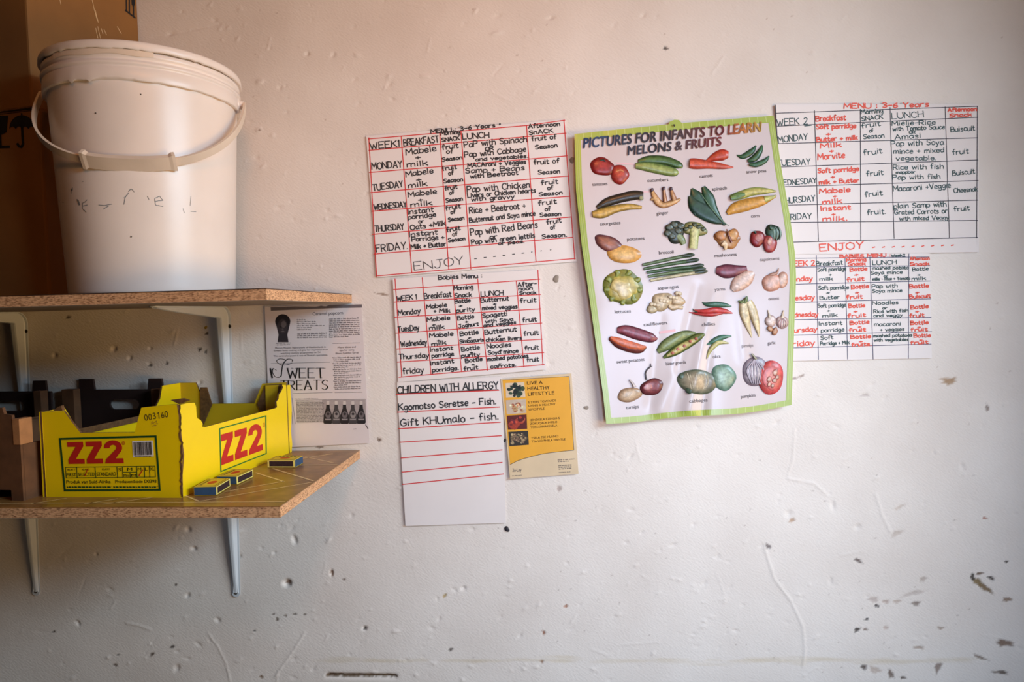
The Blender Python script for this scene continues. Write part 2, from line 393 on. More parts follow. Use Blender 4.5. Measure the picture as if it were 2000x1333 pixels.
# worn-through places, old glue and soot marks
for a in [(563, 1139, 5, 6, 0, (150, 118, 96)), (640, 1321, 4, 4, 0, (120, 96, 76)), (1855, 745, 12, 5, .3, (176, 142, 106)), (1843, 741, 8, 2, 0, (190, 160, 130)),
          (1910, 1138, 9, 6, -.6, (128, 104, 54)), (1926, 1150, 14, 4, -.7, (120, 92, 50)), (1900, 1128, 4, 6, 0, (52, 44, 36)), (1936, 1130, 6, 3, -.3, (60, 46, 40)), (1914, 1121, 6, 2, 0, (110, 84, 60)),
          (1962, 1257, 13, 6, 0, (124, 98, 80)), (1706, 1172, 8, 5, 0, (206, 192, 184)), (1712, 1184, 4, 3, 0, (40, 34, 36)), (1730, 1176, 7, 3, 0, (200, 182, 172)), (1752, 1176, 7, 3, .3, (206, 190, 178)),
          (1673, 1231, 5, 4, .4, (60, 50, 46)), (1690, 1230, 5, 2, 0, (140, 120, 110)), (1547, 1017, 5, 4, .5, (196, 164, 138)), (1676, 1096, 7, 3, -.4, (104, 88, 84)), (1687, 1304, 6, 4, -.3, (86, 72, 66)),
          (1709, 1310, 9, 6, 0, (206, 190, 178)), (1740, 1318, 5, 7, .3, (120, 102, 92)), (1764, 1325, 5, 3, 0, (90, 76, 70)), (1832, 1304, 6, 8, -.4, (150, 132, 122)), (1954, 1314, 13, 3, 0, (96, 78, 66)),
          (1795, 1266, 8, 3, 0, (180, 160, 146)), (1789, 1180, 6, 5, 0, (150, 136, 128)), (1803, 1132, 7, 4, .3, (200, 186, 176)), (1785, 1160, 18, 4, .2, (214, 202, 194)), (1752, 1043, 12, 4, .4, (216, 204, 194)),
          (1757, 992, 9, 3, .5, (222, 208, 196)), (1914, 1285, 10, 3, -.4, (140, 122, 110)), (1967, 1172, 7, 4, 0, (150, 124, 104)), (1966, 1098, 4, 2, 0, (70, 58, 54)), (1924, 1013, 4, 2, 0, (180, 120, 100)),
          (1693, 1210, 3, 2, 0, (52, 46, 46)), (1838, 1228, 7, 2, 0, (170, 150, 134)), (1730, 1227, 5, 3, 0, (208, 190, 180)), (1300, 94, 4, 3, 0, (64, 50, 44)), (1062, 1237, 3, 4, 0, (150, 96, 70)), (1058, 1293, 4, 3, 0, (150, 110, 84)),
          (868, 1165, 5, 3, 1, (196, 170, 120)), (880, 1270, 4, 3, 0, (90, 78, 74)), (1105, 1185, 4, 3, 0, (176, 120, 90)), (712, 1229, 3, 3, 0, (60, 50, 46)), (105, 1235, 4, 2, 0, (52, 44, 40)), (343, 1143, 3, 2, 0, (84, 64, 46)),
          (230, 1280, 3, 2, 0, (60, 50, 44)), (297, 1279, 5, 3, .5, (92, 74, 60)), (337, 1264, 4, 3, 0, (70, 58, 50)), (225, 1300, 4, 3, 0, (100, 84, 72)), (497, 1233, 3, 2, 0, (60, 50, 46)), (534, 1201, 3, 2, 0, (90, 74, 60)), (541, 1211, 3, 3, 0, (100, 82, 66)),
          (557, 1204, 3, 2, 0, (110, 90, 74)), (575, 1201, 4, 2, 0, (100, 84, 70)), (594, 1202, 3, 2, 0, (110, 92, 78)), (510, 1323, 4, 3, 0, (130, 100, 70)), (648, 1120, 3, 6, 0, (170, 140, 116)), (672, 1133, 3, 2, 0, (110, 90, 74)),
          (404, 652, 3, 3, 0, (70, 56, 44)), (390, 683, 5, 3, .5, (64, 52, 44)), (402, 688, 3, 3, 0, (60, 48, 42)), (294, 714, 3, 3, 0, (70, 60, 54)), (326, 710, 3, 3, 0, (74, 62, 56)), (46, 727, 3, 3, 0, (60, 48, 42)), (449, 740, 3, 3, 0, (90, 72, 60)), (133, 620, 5, 3, 0, (92, 78, 70)),
          (625, 874, 7, 2, 0, (120, 92, 76)), (740, 860, 4, 4, 0, (120, 96, 80)), (745, 575, 12, 2, -.2, (150, 124, 104)), (507, 255, 2, 2, 0, (120, 90, 70)), (1547, 741, 8, 2, .2, (160, 140, 134)), (1565, 735, 6, 2, .4, (170, 150, 140)),
          (1690, 772, 6, 3, 0, (206, 194, 188)), (1928, 797, 3, 6, .3, (150, 136, 128)), (1500, 1068, 5, 4, -.4, (120, 110, 110)), (1090, 868, 5, 3, 0, (180, 150, 136)), (1092, 955, 4, 6, 0, (190, 172, 164))]:
    stain(*a)
    dent(a[0], a[1], a[2], a[3], a[4], .0009)
for px in range(640, 776, 4): stain(px + random.uniform(-1, 1), 1321 + random.uniform(-1, 1), 5, 3.0, 0, (104, 84, 62), .9, .2)
for k in range(70):
    stain(random.gauss(1500, 350), random.uniform(900, 1330), random.uniform(1, 2.0), random.uniform(.8, 1.5), 0, (150, 132, 122), .5, .2)
for k in range(60):
    stain(random.uniform(280, 1980), random.uniform(10, 900), random.uniform(1, 2.0), random.uniform(.8, 1.5), 0, (160, 130, 110), .45, .2)
for k in range(60):
    stain(random.uniform(640, 1900), 1291 + random.gauss(0, 3), random.uniform(15, 50), 3, 0, (222, 208, 184), .28, .2)
H = np.clip(H * 1.5, -.008, .0017)
nx, nz = len(xs), len(zs)
wv = np.stack([GX, -H, GZ], -1).reshape(-1, 3).astype(np.float32)
ii = (np.arange(nz - 1)[:, None] * nx + np.arange(nx - 1)[None, :]).ravel()
quads = np.stack([ii, ii + 1, ii + nx + 1, ii + nx], -1).astype(np.int32)
me = bpy.data.meshes.new('wall_back')
me.vertices.add(len(wv)); me.vertices.foreach_set('co', wv.ravel())
me.loops.add(quads.size); me.loops.foreach_set('vertex_index', quads.ravel())
me.polygons.add(len(quads)); me.polygons.foreach_set('loop_start', np.arange(0, quads.size, 4, dtype=np.int32))
me.polygons.foreach_set('use_smooth', np.ones(len(quads), dtype=bool))
ca = me.color_attributes.new('Col', 'FLOAT_COLOR', 'POINT')
ca.data.foreach_set('color', np.concatenate([np.clip(COLW, 0, 1), np.ones(COLW.shape[:2] + (1,))], -1).astype(np.float32).ravel())
me.update(); me.validate()
me.materials.append(wall_material())
wo = bpy.data.objects.new('wall_back', me); C.objects.link(wo); wo['kind'] = 'structure'

M['wallplain'] = mat('plain_plaster', lin((226, 212, 196)), 0.8, 0.1, 90, 0.05, 6)
M['floorm'] = mat('screed_floor', lin((150, 134, 118)), 0.6, 0.1, 60, 0.15, 8)
M['ceilm'] = mat('warm_ceiling', lin((214, 186, 150)), 0.85)
def struct(name, boxes, m):
    b = MB()
    for p0, p1 in boxes: b.box(p0, p1)
    o = b.build(name, m); o['kind'] = 'structure'; return o
struct('floor', [((-2.4, -3.4, -.1), (1.26, .1, 0))], M['floorm'])
struct('ceiling', [((-2.4, -3.4, 2.7), (1.26, .1, 2.8))], M['ceilm'])
struct('unseen_wall_right', [((1.06, -3.4, 0), (1.26, -1.75, 2.7)), ((1.06, -.56, 0), (1.26, .1, 2.7)), ((1.06, -1.75, 0), (1.26, -.56, .80)), ((1.06, -1.75, 2.10), (1.26, -.56, 2.7))], M['wallplain'])  # unseen wall; jamb and opening shaped to darken the back wall's right edge

# ------------------------------------------------------------------ shelves
ZU, ZL, DEP, TH = EYE + .0428, EYE - .2843, .411, .018
def shelf(name, label, z, xw, xf, left, lines=None, top='lam_dark'):
    t = thing(name, label, 'shelf', (xf, -.2, z - TH))
    b = MB()
    out = [(left, -.001), (left, -DEP), (xf, -DEP), (xw, -.001)]
    n = len(out)
    lo = [(x, y, z - TH + .0006) for x, y in out]; hi = [(x, y, z - .0012) for x, y in out]
    b.add(lo + hi, [(i, (i + 1) % n, (i + 1) % n + n, i + n) for i in range(n)], 0)
    b.add(hi, [tuple(range(n))], 0); b.add(lo, [tuple(range(n - 1, -1, -1))], 0)
    b.build('chipboard_core', M['chip'], t)
    b = MB()
    o2 = [(left, -.0011), (left, -DEP - .0006), (xf + .0008, -DEP - .0006), (xw + .0004, -.0011)]
    b.slab([(x, y, z - .0012) for x, y in o2], (0, 0, .0012), 0, 0, 0)
    if lines:
        for (a, c, wd) in lines:
            A, B = on_z(a[0], a[1], z), on_z(c[0], c[1], z)
            d = (B - A).normalized(); s = Vector((-d.y, d.x, 0)) * wd * .7
            if d.x < 0: s = -s
            up = Vector((0, 0, .00025))
            b.add([A - s + up, B - s + up, B + s + up, A + s + up], [(0, 1, 2, 3)], 1)
    b.build('laminate_top', [M[top], M['lam_line'], M['dark_hole']], t)
    b = MB()
    b.slab([(x, y, z - TH) for x, y in [(left, -.001), (xw, -.001), (xf, -DEP), (left, -DEP)]], (0, 0, .0006))
    b.build('underside_sheet', M['under'], t)
    return t
pu_w, pu_f = on_y(687, 573, 0), on_y(520, 567, -DEP)
pl_w, pl_f = on_y(703, 883, 0), on_y(547, 987, -DEP)
shelf('shelf_board', 'upper chipboard wall shelf carrying the white bucket and cartons', ZU, pu_w.x, pu_f.x, -1.75)
LN = [((-300, 986), (557, 980.5), .0022), ((389, 980), (608, 943), .0025), ((440, 961), (554, 941), .0025), ((499, 924), (555, 941.5), .0028), ((533, 916), (612, 940), .003),
      ((585, 897), (650, 887), .003), ((585, 909.5), (659, 908.5), .0025), ((330, 956), (389, 980), .0025), ((165, 985), (230, 975), .0025), ((200, 986), (300, 972), .0025), ((60, 985), (130, 974), .0025), ((-80, 985), (30, 970), .0025),
      ((596, 893), (652, 905), .002)]
shelf('shelf_board', 'lower chipboard shelf with brown tile-pattern laminate holding yellow box and matchboxes', ZL, pl_w.x, pl_f.x, -1.75, LN, 'lam_top')

def bracket(x, ztop, label):
    """pressed steel L bracket, long arm down the wall, short arm under the board"""
    t = thing('shelf_bracket', label, 'bracket', (x, 0, ztop - .288), 'white steel shelf brackets')
    LV, LH, R = .288, .245, .026
    out, nrm, s_, dl = [], [], [], []
    for k in range(15):
        f = k / 14; z = ztop - LV + f * (LV - R)
        out.append(Vector((x, -.0016, z))); nrm.append(Vector((0, -1, 0))); dl.append(1 - f)
    for k in range(1, 8):
        a = k / 8 * math.pi / 2
        out.append(Vector((x, -.0016 - R * (1 - math.cos(a)), ztop - R + R * math.sin(a)))); nrm.append(Vector((0, -math.cos(a), -math.sin(a)))); dl.append(0)
    for k in range(12):
        f = k / 11
        out.append(Vector((x, -.0016 - R - f * (LH - R), ztop))); nrm.append(Vector((0, 0, -1))); dl.append(f)
    X = Vector((1, 0, 0)); b = MB(); sects = []
    for d in dl:
        wf = .0155 - .0065 * d; wr = .0085 - .0035 * d; h = .0035 + .0205 * (1 - d) ** 0.8
        e = .0016
        sects.append([(-wf, 0), (-wf, e), (-wr - .0015, e), (-wr, e + .002), (-wr * .75, h - .001), (-wr * .4, h), (wr * .4, h), (wr * .75, h - .001), (wr, e + .002), (wr + .0015, e), (wf, e), (wf, 0)])
    b.sweep(out, [(X, n) for n in nrm], sects, sm=False)
    for p, n, d in ((out[0], Vector((0, -1, 0)), Vector((0, 0, -1))), (out[-1], Vector((0, 0, -1)), Vector((0, -1, 0)))):
        ring = [p + X * (.009 * math.cos(a)) + d * (.009 * math.sin(a)) for a in np.linspace(0, math.pi, 13)]
        b.slab(ring, n * .0016)
        b.slab([q + n * .0016 for q in ring], n * .0006)
    b.build('pressed_arm', M['bracket'], t)
    for p, n in ((Vector((x, -.0045, ztop - LV + .001)), Vector((0, -1, 0))), (Vector((x + .0115, -.0034, ztop - .042)), Vector((0, -1, 0))), (Vector((x + .002, -LH + .012, ztop - .0085)), Vector((0, 0, -1)))):
        s = MB(); s.disc(p, .0042, n, 18, 0); q = p + n * .0004
        s.disc(q, .0028, n, 14, 1)
        s.build('screw', [M['screw'], M['dark_hole']], t)
xb, xbl = -.7155, -1.171
bracket(xb, ZU - TH - .0005, 'white steel bracket under the upper shelf, its arm running down behind the yellow box')
bracket(xbl, ZU - TH - .0005, 'white steel bracket under the upper shelf, its arm running down behind a dark brown crate')
bracket(xb, ZL - TH - .0005, 'white steel bracket below the lower shelf, directly under the yellow box')
bracket(xbl, ZL - TH - .0005, 'white steel bracket below the lower shelf, directly under the brown crates')

# ------------------------------------------------------------------ bucket
BX, BY = -.7278, -.22
bk = thing('bucket', 'large white plastic bucket with lid and hanging handle on the upper shelf', 'bucket', (BX, BY, ZU))
def rb(z): return .1323 + (.1478 - .1323) * z / .335
body = [(.0, .004), (.122, .004), (.1295, .0), (.1318, .0015), (.1326, .006)] + [(rb(z), z) for z in np.linspace(.012, .335, 24)]
b = MB(); b.lathe(body, (BX, BY, ZU), 128); b.build('body', M['plastic'], bk)
col_ = [(.1478, .3325), (.1535, .3318), (.1543, .3335), (.1535, .353), (.1522, .3545), (.1552, .356), (.1555, .3615), (.1520, .3632), (.1508, .367), (.1540, .3688), (.1540, .3765), (.150, .378), (.1478, .386)]
def nick(k, a):
    if k in (1, 2):
        return .0012 * math.sin(9 * a) * math.sin(23 * a) - (.004 if abs(a - 4.55) < .02 or abs(a - 4.74) < .02 else 0) + (.0025 if 4.85 < a < 5.2 else 0)
    return 0
b = MB(); b.lathe(col_, (BX, BY, ZU), 180, 0, nick); b.build('collar', M['plastic'], bk)
lid = [(.1515, .3795), (.1562, .3785), (.1578, .3805), (.1572, .3885), (.1555, .392), (.152, .3930), (.1485, .391), (.146, .386), (.0, .386)]
tears = [rng.uniform(-.0012, .0012) for _ in range(180)]
def torn(k, a):
    if k in (0, 1):
        i = int(a / (2 * math.pi) * 180) % 180
        return tears[i] * (1 if 4.2 < a < 6.0 else .3) + (.0035 if 3.5 < a < 4.15 else 0)
    return 0
b = MB(); b.lathe(lid, (BX, BY, ZU), 180, 0, torn); b.build('lid', M['plastic'], bk)
# remains of the tamper strip under the torn lid edge
b = MB(); seg = 60; vs = []
for j in range(seg + 1):
    a = 4.3 + (5.35 - 4.3) * j / seg
    zt = .3785; zb_ = .3700 + .0012 * math.sin(13 * a)
    for r, z in ((.1548, zt), (.1556, (zt + zb_) / 2), (.1550, zb_)): vs.append((BX + r * math.cos(a), BY + r * math.sin(a), ZU + z))
fs = []
for j in range(seg):
    for q in range(2): fs.append((j * 3 + q, j * 3 + q + 1, j * 3 + 3 + q + 1, j * 3 + 3 + q))
b.add(vs, fs, 0, None, True); b.build('tamper_strip', M['plastic_old'], bk)
# ears
AX = .346
EX = Vector((math.cos(AX), math.sin(AX), 0)); EYv = Vector((-math.sin(AX), math.cos(AX), 0))
EARZ = ZU + .346
for sgn in (-1, 1):
    b = MB(); c = Vector((BX, BY, EARZ)) + EX * (sgn * .1485)
    n = EX * sgn
    for r0_, r1_, h0, h1 in ((.016, .014, 0, .006), (.008, .007, .006, .013)):
        k = 20; vs = []
        for h, r in ((h0, r0_), (h1, r1_)):
            vs += [c + n * h + EYv * (r * math.cos(2 * math.pi * j / k)) + Vector((0, 0, r * math.sin(2 * math.pi * j / k))) for j in range(k)]
        b.add(vs, [(j, (j + 1) % k, (j + 1) % k + k, j + k) for j in range(k)] + [tuple(range(k, 2 * k))], 0)
    b.build('handle_ear', M['plastic'], bk)
# bail handle: loop hanging down in front
pt = .797
DN = (-EYv * math.sin(pt) + Vector((0, 0, -math.cos(pt))))
def bail(f):               # f in -1..1
    a = (f * .5 + .5) * math.pi
    ca_, sa_ = math.cos(a), math.sin(a)
    e = .814
    return Vector((BX, BY, EARZ)) - EX * (.1627 * math.copysign(abs(ca_) ** e, ca_)) * -1 * -1 + DN * (.203 * abs(sa_) ** e)
path = [bail(f) for f in np.linspace(-1, 1, 121)]
frames, sect = [], []
for k, p in enumerate(path):
    t_ = (path[min(k + 1, 120)] - path[max(k - 1, 0)]).normalized()
    f = -1 + 2 * k / 120
    PN = EX.cross(DN).normalized()          # normal of the bail plane
    inw = t_.cross(PN).normalized()
    # strap stands with its broad side facing out of the loop
    frames.append((PN, inw))
    wd = .0068; th = .0019
    sect.append([(-wd, -th), (wd, -th), (wd, th), (-wd, th)])
b = MB(); b.sweep(path, frames, sect, sm=False)
hb = b.build('handle', M['plastic_old'], bk)
gp = [bail(f) for f in np.linspace(-.21, .22, 25)]
frames, sect = [], []
for k, p in enumerate(gp):
    t_ = (gp[min(k + 1, 24)] - gp[max(k - 1, 0)]).normalized()
    PN = EX.cross(DN).normalized(); inw = t_.cross(PN).normalized()
    frames.append((PN, inw)); e = 1.25 if k in (0, 1, 23, 24) else 1.0
    j1 = .0006 * math.sin(k * 2.1)
    sect.append([(-.0118 * e, -.0045 * e), (.0112 * e + j1, -.0045 * e), (.0118 * e, .004 * e), (.009, .004 * e), (.0085, -.001), (-.0085, -.001), (-.009, .004 * e), (-.0118 * e, .004 * e)])
b = MB(); b.sweep(gp, frames, sect); b.build('grip', M['plastic_old'], hb)

def on_bucket(px, py, off=.0004):
    d = ray(px, py); t0, t1 = .5, 1.7
    best = None
    for k in range(400):
        t = t0 + (t1 - t0) * k / 399; p = CAM + d * t
        r = math.hypot(p.x - BX, p.y - BY)
        if r <= rb(p.z - ZU):
            best = p; break
    if best is None: return None
    a = math.atan2(best.y - BY, best.x - BX); r = rb(best.z - ZU) + off
    return Vector((BX + r * math.cos(a), BY + r * math.sin(a), best.z))

# ------------------------------------------------------------------ pen strokes
G = {
'A': (5.4, "0 0 2.6 7 5.2 0|1 2.4 4.3 2.4"), 'B': (4.8, "0 0 0 7|~0 7 3.4 6.6 3.6 4.4 0 3.7|~0 3.7 4.4 3.2 4.4 .6 0 0"), 'C': (4.9, "~4.6 6 2.6 7 .4 5.2 .3 2 2.4 0 4.8 1"),
'D': (5.1, "0 0 0 7|~0 7 3.6 6.4 5 3.6 3.6 .7 0 0"), 'E': (4.5, "4.3 7 0 7 0 0 4.4 0|0 3.7 3.5 3.7"), 'F': (4.3, "4.2 7 0 7 0 0|0 3.8 3.4 3.8"),
'G': (5.2, "~4.8 6 2.6 7 .4 5 .4 1.8 2.6 0 4.8 1.2 4.8 3|4.9 3 2.9 3"), 'H': (5, "0 0 0 7|4.9 0 4.9 7|0 3.6 4.9 3.6"), 'I': (1.2, ".6 0 .6 7"),
'J': (4.6, "1.2 7 4.6 7|~3.2 7 3.2 2 2.4 .2 .8 .2 0 1.4"), 'K': (4.7, "0 0 0 7|4.4 7 0 3.2|1.2 4.2 4.7 0"), 'L': (4, "0 7 0 0 4 0"), 'M': (6, "0 0 .4 7 3 2.4 5.6 7 6 0"),
'N': (5.1, "0 0 0 7 5 0 5 7"), 'O': (5.3, "~2.7 7 .3 5.4 .3 1.6 2.7 0 5 1.6 5 5.4 2.7 7"), 'P': (4.5, "0 0 0 7|~0 7 3.8 6.6 4.2 4.4 2.6 3.3 0 3.2"),
'Q': (5.3, "~2.7 7 .3 5.4 .3 1.6 2.7 0 5 1.6 5 5.4 2.7 7|3.4 1.8 5.2 -.6"), 'R': (4.7, "0 0 0 7|~0 7 3.8 6.6 4.2 4.6 2.6 3.5 0 3.4|1.8 3.4 4.6 0"),
'S': (4.5, "~4.3 6.2 2.4 7 .4 5.6 1.4 4 3.6 3 4.2 1.2 2.2 0 .2 .9"), 'T': (4.9, "0 7 4.9 7|2.5 7 2.5 0"), 'U': (5, "~0 7 0 2 1.4 .1 3.6 .1 5 2 5 7"), 'V': (5, "0 7 2.5 0 5 7"),
'W': (6.6, "0 7 1.6 0 3.3 5 5 0 6.6 7"), 'X': (4.8, "0 7 4.8 0|4.8 7 0 0"), 'Y': (4.8, "0 7 2.4 3.4 4.8 7|2.4 3.4 2.2 0"), 'Z': (4.8, "0 7 4.8 7 0 0 4.8 0"),
'a': (3.8, "~3.4 3.8 1.8 4.5 .2 3 .3 .8 1.6 .1 3.4 1.4|3.5 4.4 3.5 .8 4 0"), 'b': (3.7, "0 7 0 0|~0 3.2 1.6 4.4 3.5 3.4 3.5 1 1.8 0 0 .9"), 'c': (3.4, "~3.3 3.7 1.7 4.5 .2 3 .3 1 1.8 0 3.5 .8"),
'd': (3.9, "~3.5 3.4 1.8 4.5 .2 3 .3 .9 1.7 0 3.5 1.2|3.6 7 3.6 0"), 'e': (3.6, "~.4 2.2 3.3 2.6 3 4.1 1.6 4.5 .3 3 .4 .9 1.8 0 3.5 .8"), 'f': (3, "~3 6.4 2 7 1.1 6 1.1 0|0 4 2.6 4"),
'g': (3.8, "~3.5 3.8 1.8 4.5 .2 3.2 .4 1.2 1.8 .6 3.4 1.8|~3.6 4.4 3.6 -1 2.4 -2.4 .4 -1.8"), 'h': (3.7, "0 7 0 0|~0 3 1.6 4.4 3.2 3.8 3.5 0"), 'i': (.9, ".4 4.4 .4 0|.4 5.9 .5 6.3"),
'j': (1.8, "~1.2 4.4 1.2 -1 .6 -2.2 -.6 -1.8|1.2 5.9 1.3 6.3"), 'k': (3.5, "0 7 0 0|3.2 4.4 .1 1.8|1.2 2.8 3.5 0"), 'l': (.9, ".4 7 .4 0"), 'm': (5.6, "0 4.4 .1 0|~.1 3 1.4 4.4 2.6 3.8 2.7 0|~2.7 3 4 4.4 5.2 3.8 5.4 0"),
'n': (3.7, "0 4.4 .1 0|~.1 3 1.6 4.4 3.2 3.8 3.4 0"), 'o': (3.7, "~1.8 4.5 .2 3.4 .3 1 1.8 0 3.4 1 3.4 3.4 1.8 4.5"), 'p': (3.7, "0 4.4 0 -2.4|~0 3.2 1.6 4.4 3.5 3.4 3.5 1 1.8 0 0 .9"),
'q': (3.9, "~3.5 3.4 1.8 4.5 .2 3 .3 .9 1.7 0 3.5 1.2|3.6 4.4 3.6 -2.4"), 'r': (2.8, "0 4.4 .1 0|~.1 2.6 1 4 2.7 4.2"), 's': (3.2, "~3 3.8 1.6 4.5 .4 3.6 1.4 2.4 2.8 1.6 2.4 .2 .2 .4"), 't': (2.6, "~1 6.2 1 .8 1.8 0 2.7 .5|0 4.4 2.6 4.4"),
'u': (3.7, "~0 4.4 .1 1 1.4 0 3 .8 3.4 2|3.5 4.4 3.6 0"), 'v': (3.5, "0 4.4 1.7 0 3.5 4.4"), 'w': (5, "0 4.4 1.2 0 2.5 3.4 3.8 0 5 4.4"), 'x': (3.4, "0 4.4 3.4 0|3.4 4.4 0 0"),
'y': (3.6, "0 4.4 1.8 .4|~3.6 4.4 1.8 .2 .8 -2.2 -.2 -2.2"), 'z': (3.4, "0 4.4 3.4 4.4 0 0 3.4 0"),
'0': (4, "~2 7 .2 5.2 .2 1.8 2 0 3.8 1.8 3.8 5.2 2 7"), '1': (1.6, ".2 5.8 1 7 1 0"), '2': (4.2, "~.3 5.8 2 7 3.8 5.6 2.6 3 0 0|0 0 4.2 .1"), '3': (4, "~.3 6.4 2.2 7 3.6 5.4 1.6 3.8 3.8 2.6 3 .4 .2 .5"),
'6': (4, "~3.4 6.6 1.4 5 .2 2 1.6 0 3.6 1 3.2 3.2 .6 2.6"), '8': (4, "~2 3.8 .4 5.4 2 7 3.6 5.4 2 3.8 .2 1.8 2 0 3.8 1.8 2 3.8"), '9': (4, "~3.6 5.4 2 7 .4 5.4 1.6 3.6 3.6 5 3.2 0"),
'-': (3, "0 3 3 3.1"), '.': (.8, ".3 .5 .4 0"), ',': (.8, ".5 .5 .1 -1"), ':': (.9, ".4 .9 .4 .4|.4 4.2 .4 3.7"), '+': (3.4, "1.7 4.6 1.7 1|0 2.8 3.4 2.8"), '*': (2, ".4 3 1.6 4.6|.4 4.6 1.6 3|1 5 1 2.6"),
"'": (.8, ".4 7 .3 5.6"), '_': (4, "0 -.8 4 -.7"), '=': (3, "0 2 3 2|0 4 3 4"), '^': (2, "0 0 1 1.6 2 0"),
}
def catmull(P, n=5):
    if len(P) < 3: return P
    o = []
    for i in range(len(P) - 1):
        p0 = P[max(i - 1, 0)]; p1 = P[i]; p2 = P[i + 1]; p3 = P[min(i + 2, len(P) - 1)]
        for k in range(n):
            t = k / n
            o.append(tuple(.5 * (2 * b + (c - a) * t + (2 * a - 5 * b + 4 * c - d) * t * t + (3 * b - a - 3 * c + d) * t ** 3) for a, b, c, d in zip(p0, p1, p2, p3)))
    o.append(P[-1]); return o
GS = {}
for ch, (wd, st) in G.items():
    ss = []
    for s in st.split('|'):
        sm = s.startswith('~'); v = [float(q) for q in s.lstrip('~').split()]
        P = list(zip(v[::2], v[1::2]))
        ss.append(catmull(P) if sm else P)
    GS[ch] = (wd, ss)

def ribbon(mb, pts, wpx, fn, col=None, nib=None):
    """flat ink ribbon along 2D picture-plane points; fn maps a 2D point to the surface"""
    n = len(pts)
    if n < 2: return
    for i in range(1, n - 1):
        ax, ay = pts[i][0] - pts[i - 1][0], pts[i][1] - pts[i - 1][1]; bx, by = pts[i + 1][0] - pts[i][0], pts[i + 1][1] - pts[i][1]
        if ax * bx + ay * by < .45 * math.hypot(ax, ay) * math.hypot(bx, by):
            ribbon(mb, pts[:i + 1], wpx, fn, col, nib); ribbon(mb, pts[i:], wpx, fn, col, nib); return
    vs = []
    for i in range(n):
        a = pts[max(i - 1, 0)]; b_ = pts[min(i + 1, n - 1)]
        dx, dy = b_[0] - a[0], b_[1] - a[1]; l = math.hypot(dx, dy) or 1
        dx /= l; dy /= l
        w_ = wpx / 2
        if nib is not None: w_ *= .28 + .9 * abs(dx * nib[1] - dy * nib[0])
        ex = (w_ * .6 if i == n - 1 else -w_ * .6 if i == 0 else 0)
        x, y = pts[i][0] + dx * ex, pts[i][1] + dy * ex
        vs.append(fn(x - dy * w_, y + dx * w_)); vs.append(fn(x + dy * w_, y - dx * w_))
    mb.add(vs, [(2 * i, 2 * i + 1, 2 * i + 3, 2 * i + 2) for i in range(n - 1)], 0, col)
def seglen(pts, step):
    o = [pts[0]]
    for a, b_ in zip(pts[:-1], pts[1:]):
        n = max(1, int(math.hypot(b_[0] - a[0], b_[1] - a[1]) / step))
        for k in range(1, n + 1): o.append((a[0] + (b_[0] - a[0]) * k / n, a[1] + (b_[1] - a[1]) * k / n))
    return o
def write(mb, s, a, b_, h, wpx, fn, jit=.35, nib=None, shear=0.0):
    """handwriting fitted between two baseline points, h = capital height (picture px)"""
    dx, dy = b_[0] - a[0], b_[1] - a[1]; L = math.hypot(dx, dy); ux, uy = dx / L, dy / L
    gap = 1.15
    tot = sum((GS[c][0] if c in GS else 2.4) + gap for c in s) - gap
    sx = L / tot; sy = h * (.86 if jit > .3 else 1) / 7; x = 0
    for c in s:
        if c in GS:
            wd, ss = GS[c]
            jy = random.uniform(-jit, jit); jr = random.uniform(-.05, .05)
            for st in ss:
                P = []
                for gx, gy in st:
                    qx = (x + gx + random.uniform(-jit, jit) * .3) * sx + (gy * sy) * (shear + jr); qy = (gy + jy + random.uniform(-jit, jit) * .3) * sy
                    P.append((a[0] + ux * qx + uy * qy, a[1] + uy * qx - ux * qy))
                ribbon(mb, P, wpx, fn, None, nib)
            x += wd + gap
        else: x += 2.4 + gap

# ------------------------------------------------------------------ printed type
_fc = {}
def type_mesh(s, bold=0.0):
    k = (s, bold)
    if k in _fc: return _fc[k]
    cu = bpy.data.curves.new('type', 'FONT'); cu.body = s; cu.size = 1.0; cu.resolution_u = 3
    o = bpy.data.objects.new('type', cu); C.objects.link(o)
    dg = bpy.context.evaluated_depsgraph_get(); dg.update()
    e = o.evaluated_get(dg); me = e.to_mesh()
    vs = [(v.co.x, v.co.y) for v in me.vertices]; fs = [tuple(p.vertices) for p in me.polygons]
    e.to_mesh_clear()
    bpy.data.objects.remove(o); bpy.data.curves.remove(cu)
    _fc[k] = (vs, fs); return _fc[k]
def typeset(mb, s, a, b_, h, fn, bold=0.0, col=None, shear=0.0, capb=0.729):
    """printed words fitted between two baseline points, h = capital height"""
    vs, fs = type_mesh(s)
    if not vs: return
    if bold:
        e = bold * h * .8
        for ox, oy in ((-e, 0), (e, 0), (0, -e), (0, e)):
            typeset(mb, s, (a[0] + ox, a[1] + oy), (b_[0] + ox, b_[1] + oy), h, fn, 0, col, shear, capb)
    x0 = min(v[0] for v in vs); x1 = max(v[0] for v in vs)
    dx, dy = b_[0] - a[0], b_[1] - a[1]; L = math.hypot(dx, dy); ux, uy = dx / L, dy / L
    sx = L / (x1 - x0); sy = h / capb
    P = []; cc = []
    for x, y in vs:
        qx, qy = (x - x0) * sx + y * sy * shear, y * sy
        P.append(fn(a[0] + ux * qx + uy * qy, a[1] + uy * qx - ux * qy))
        if callable(col): cc.append(col((x - x0) / (x1 - x0)))
    mb.add(P, fs, 0, cc if callable(col) else col)

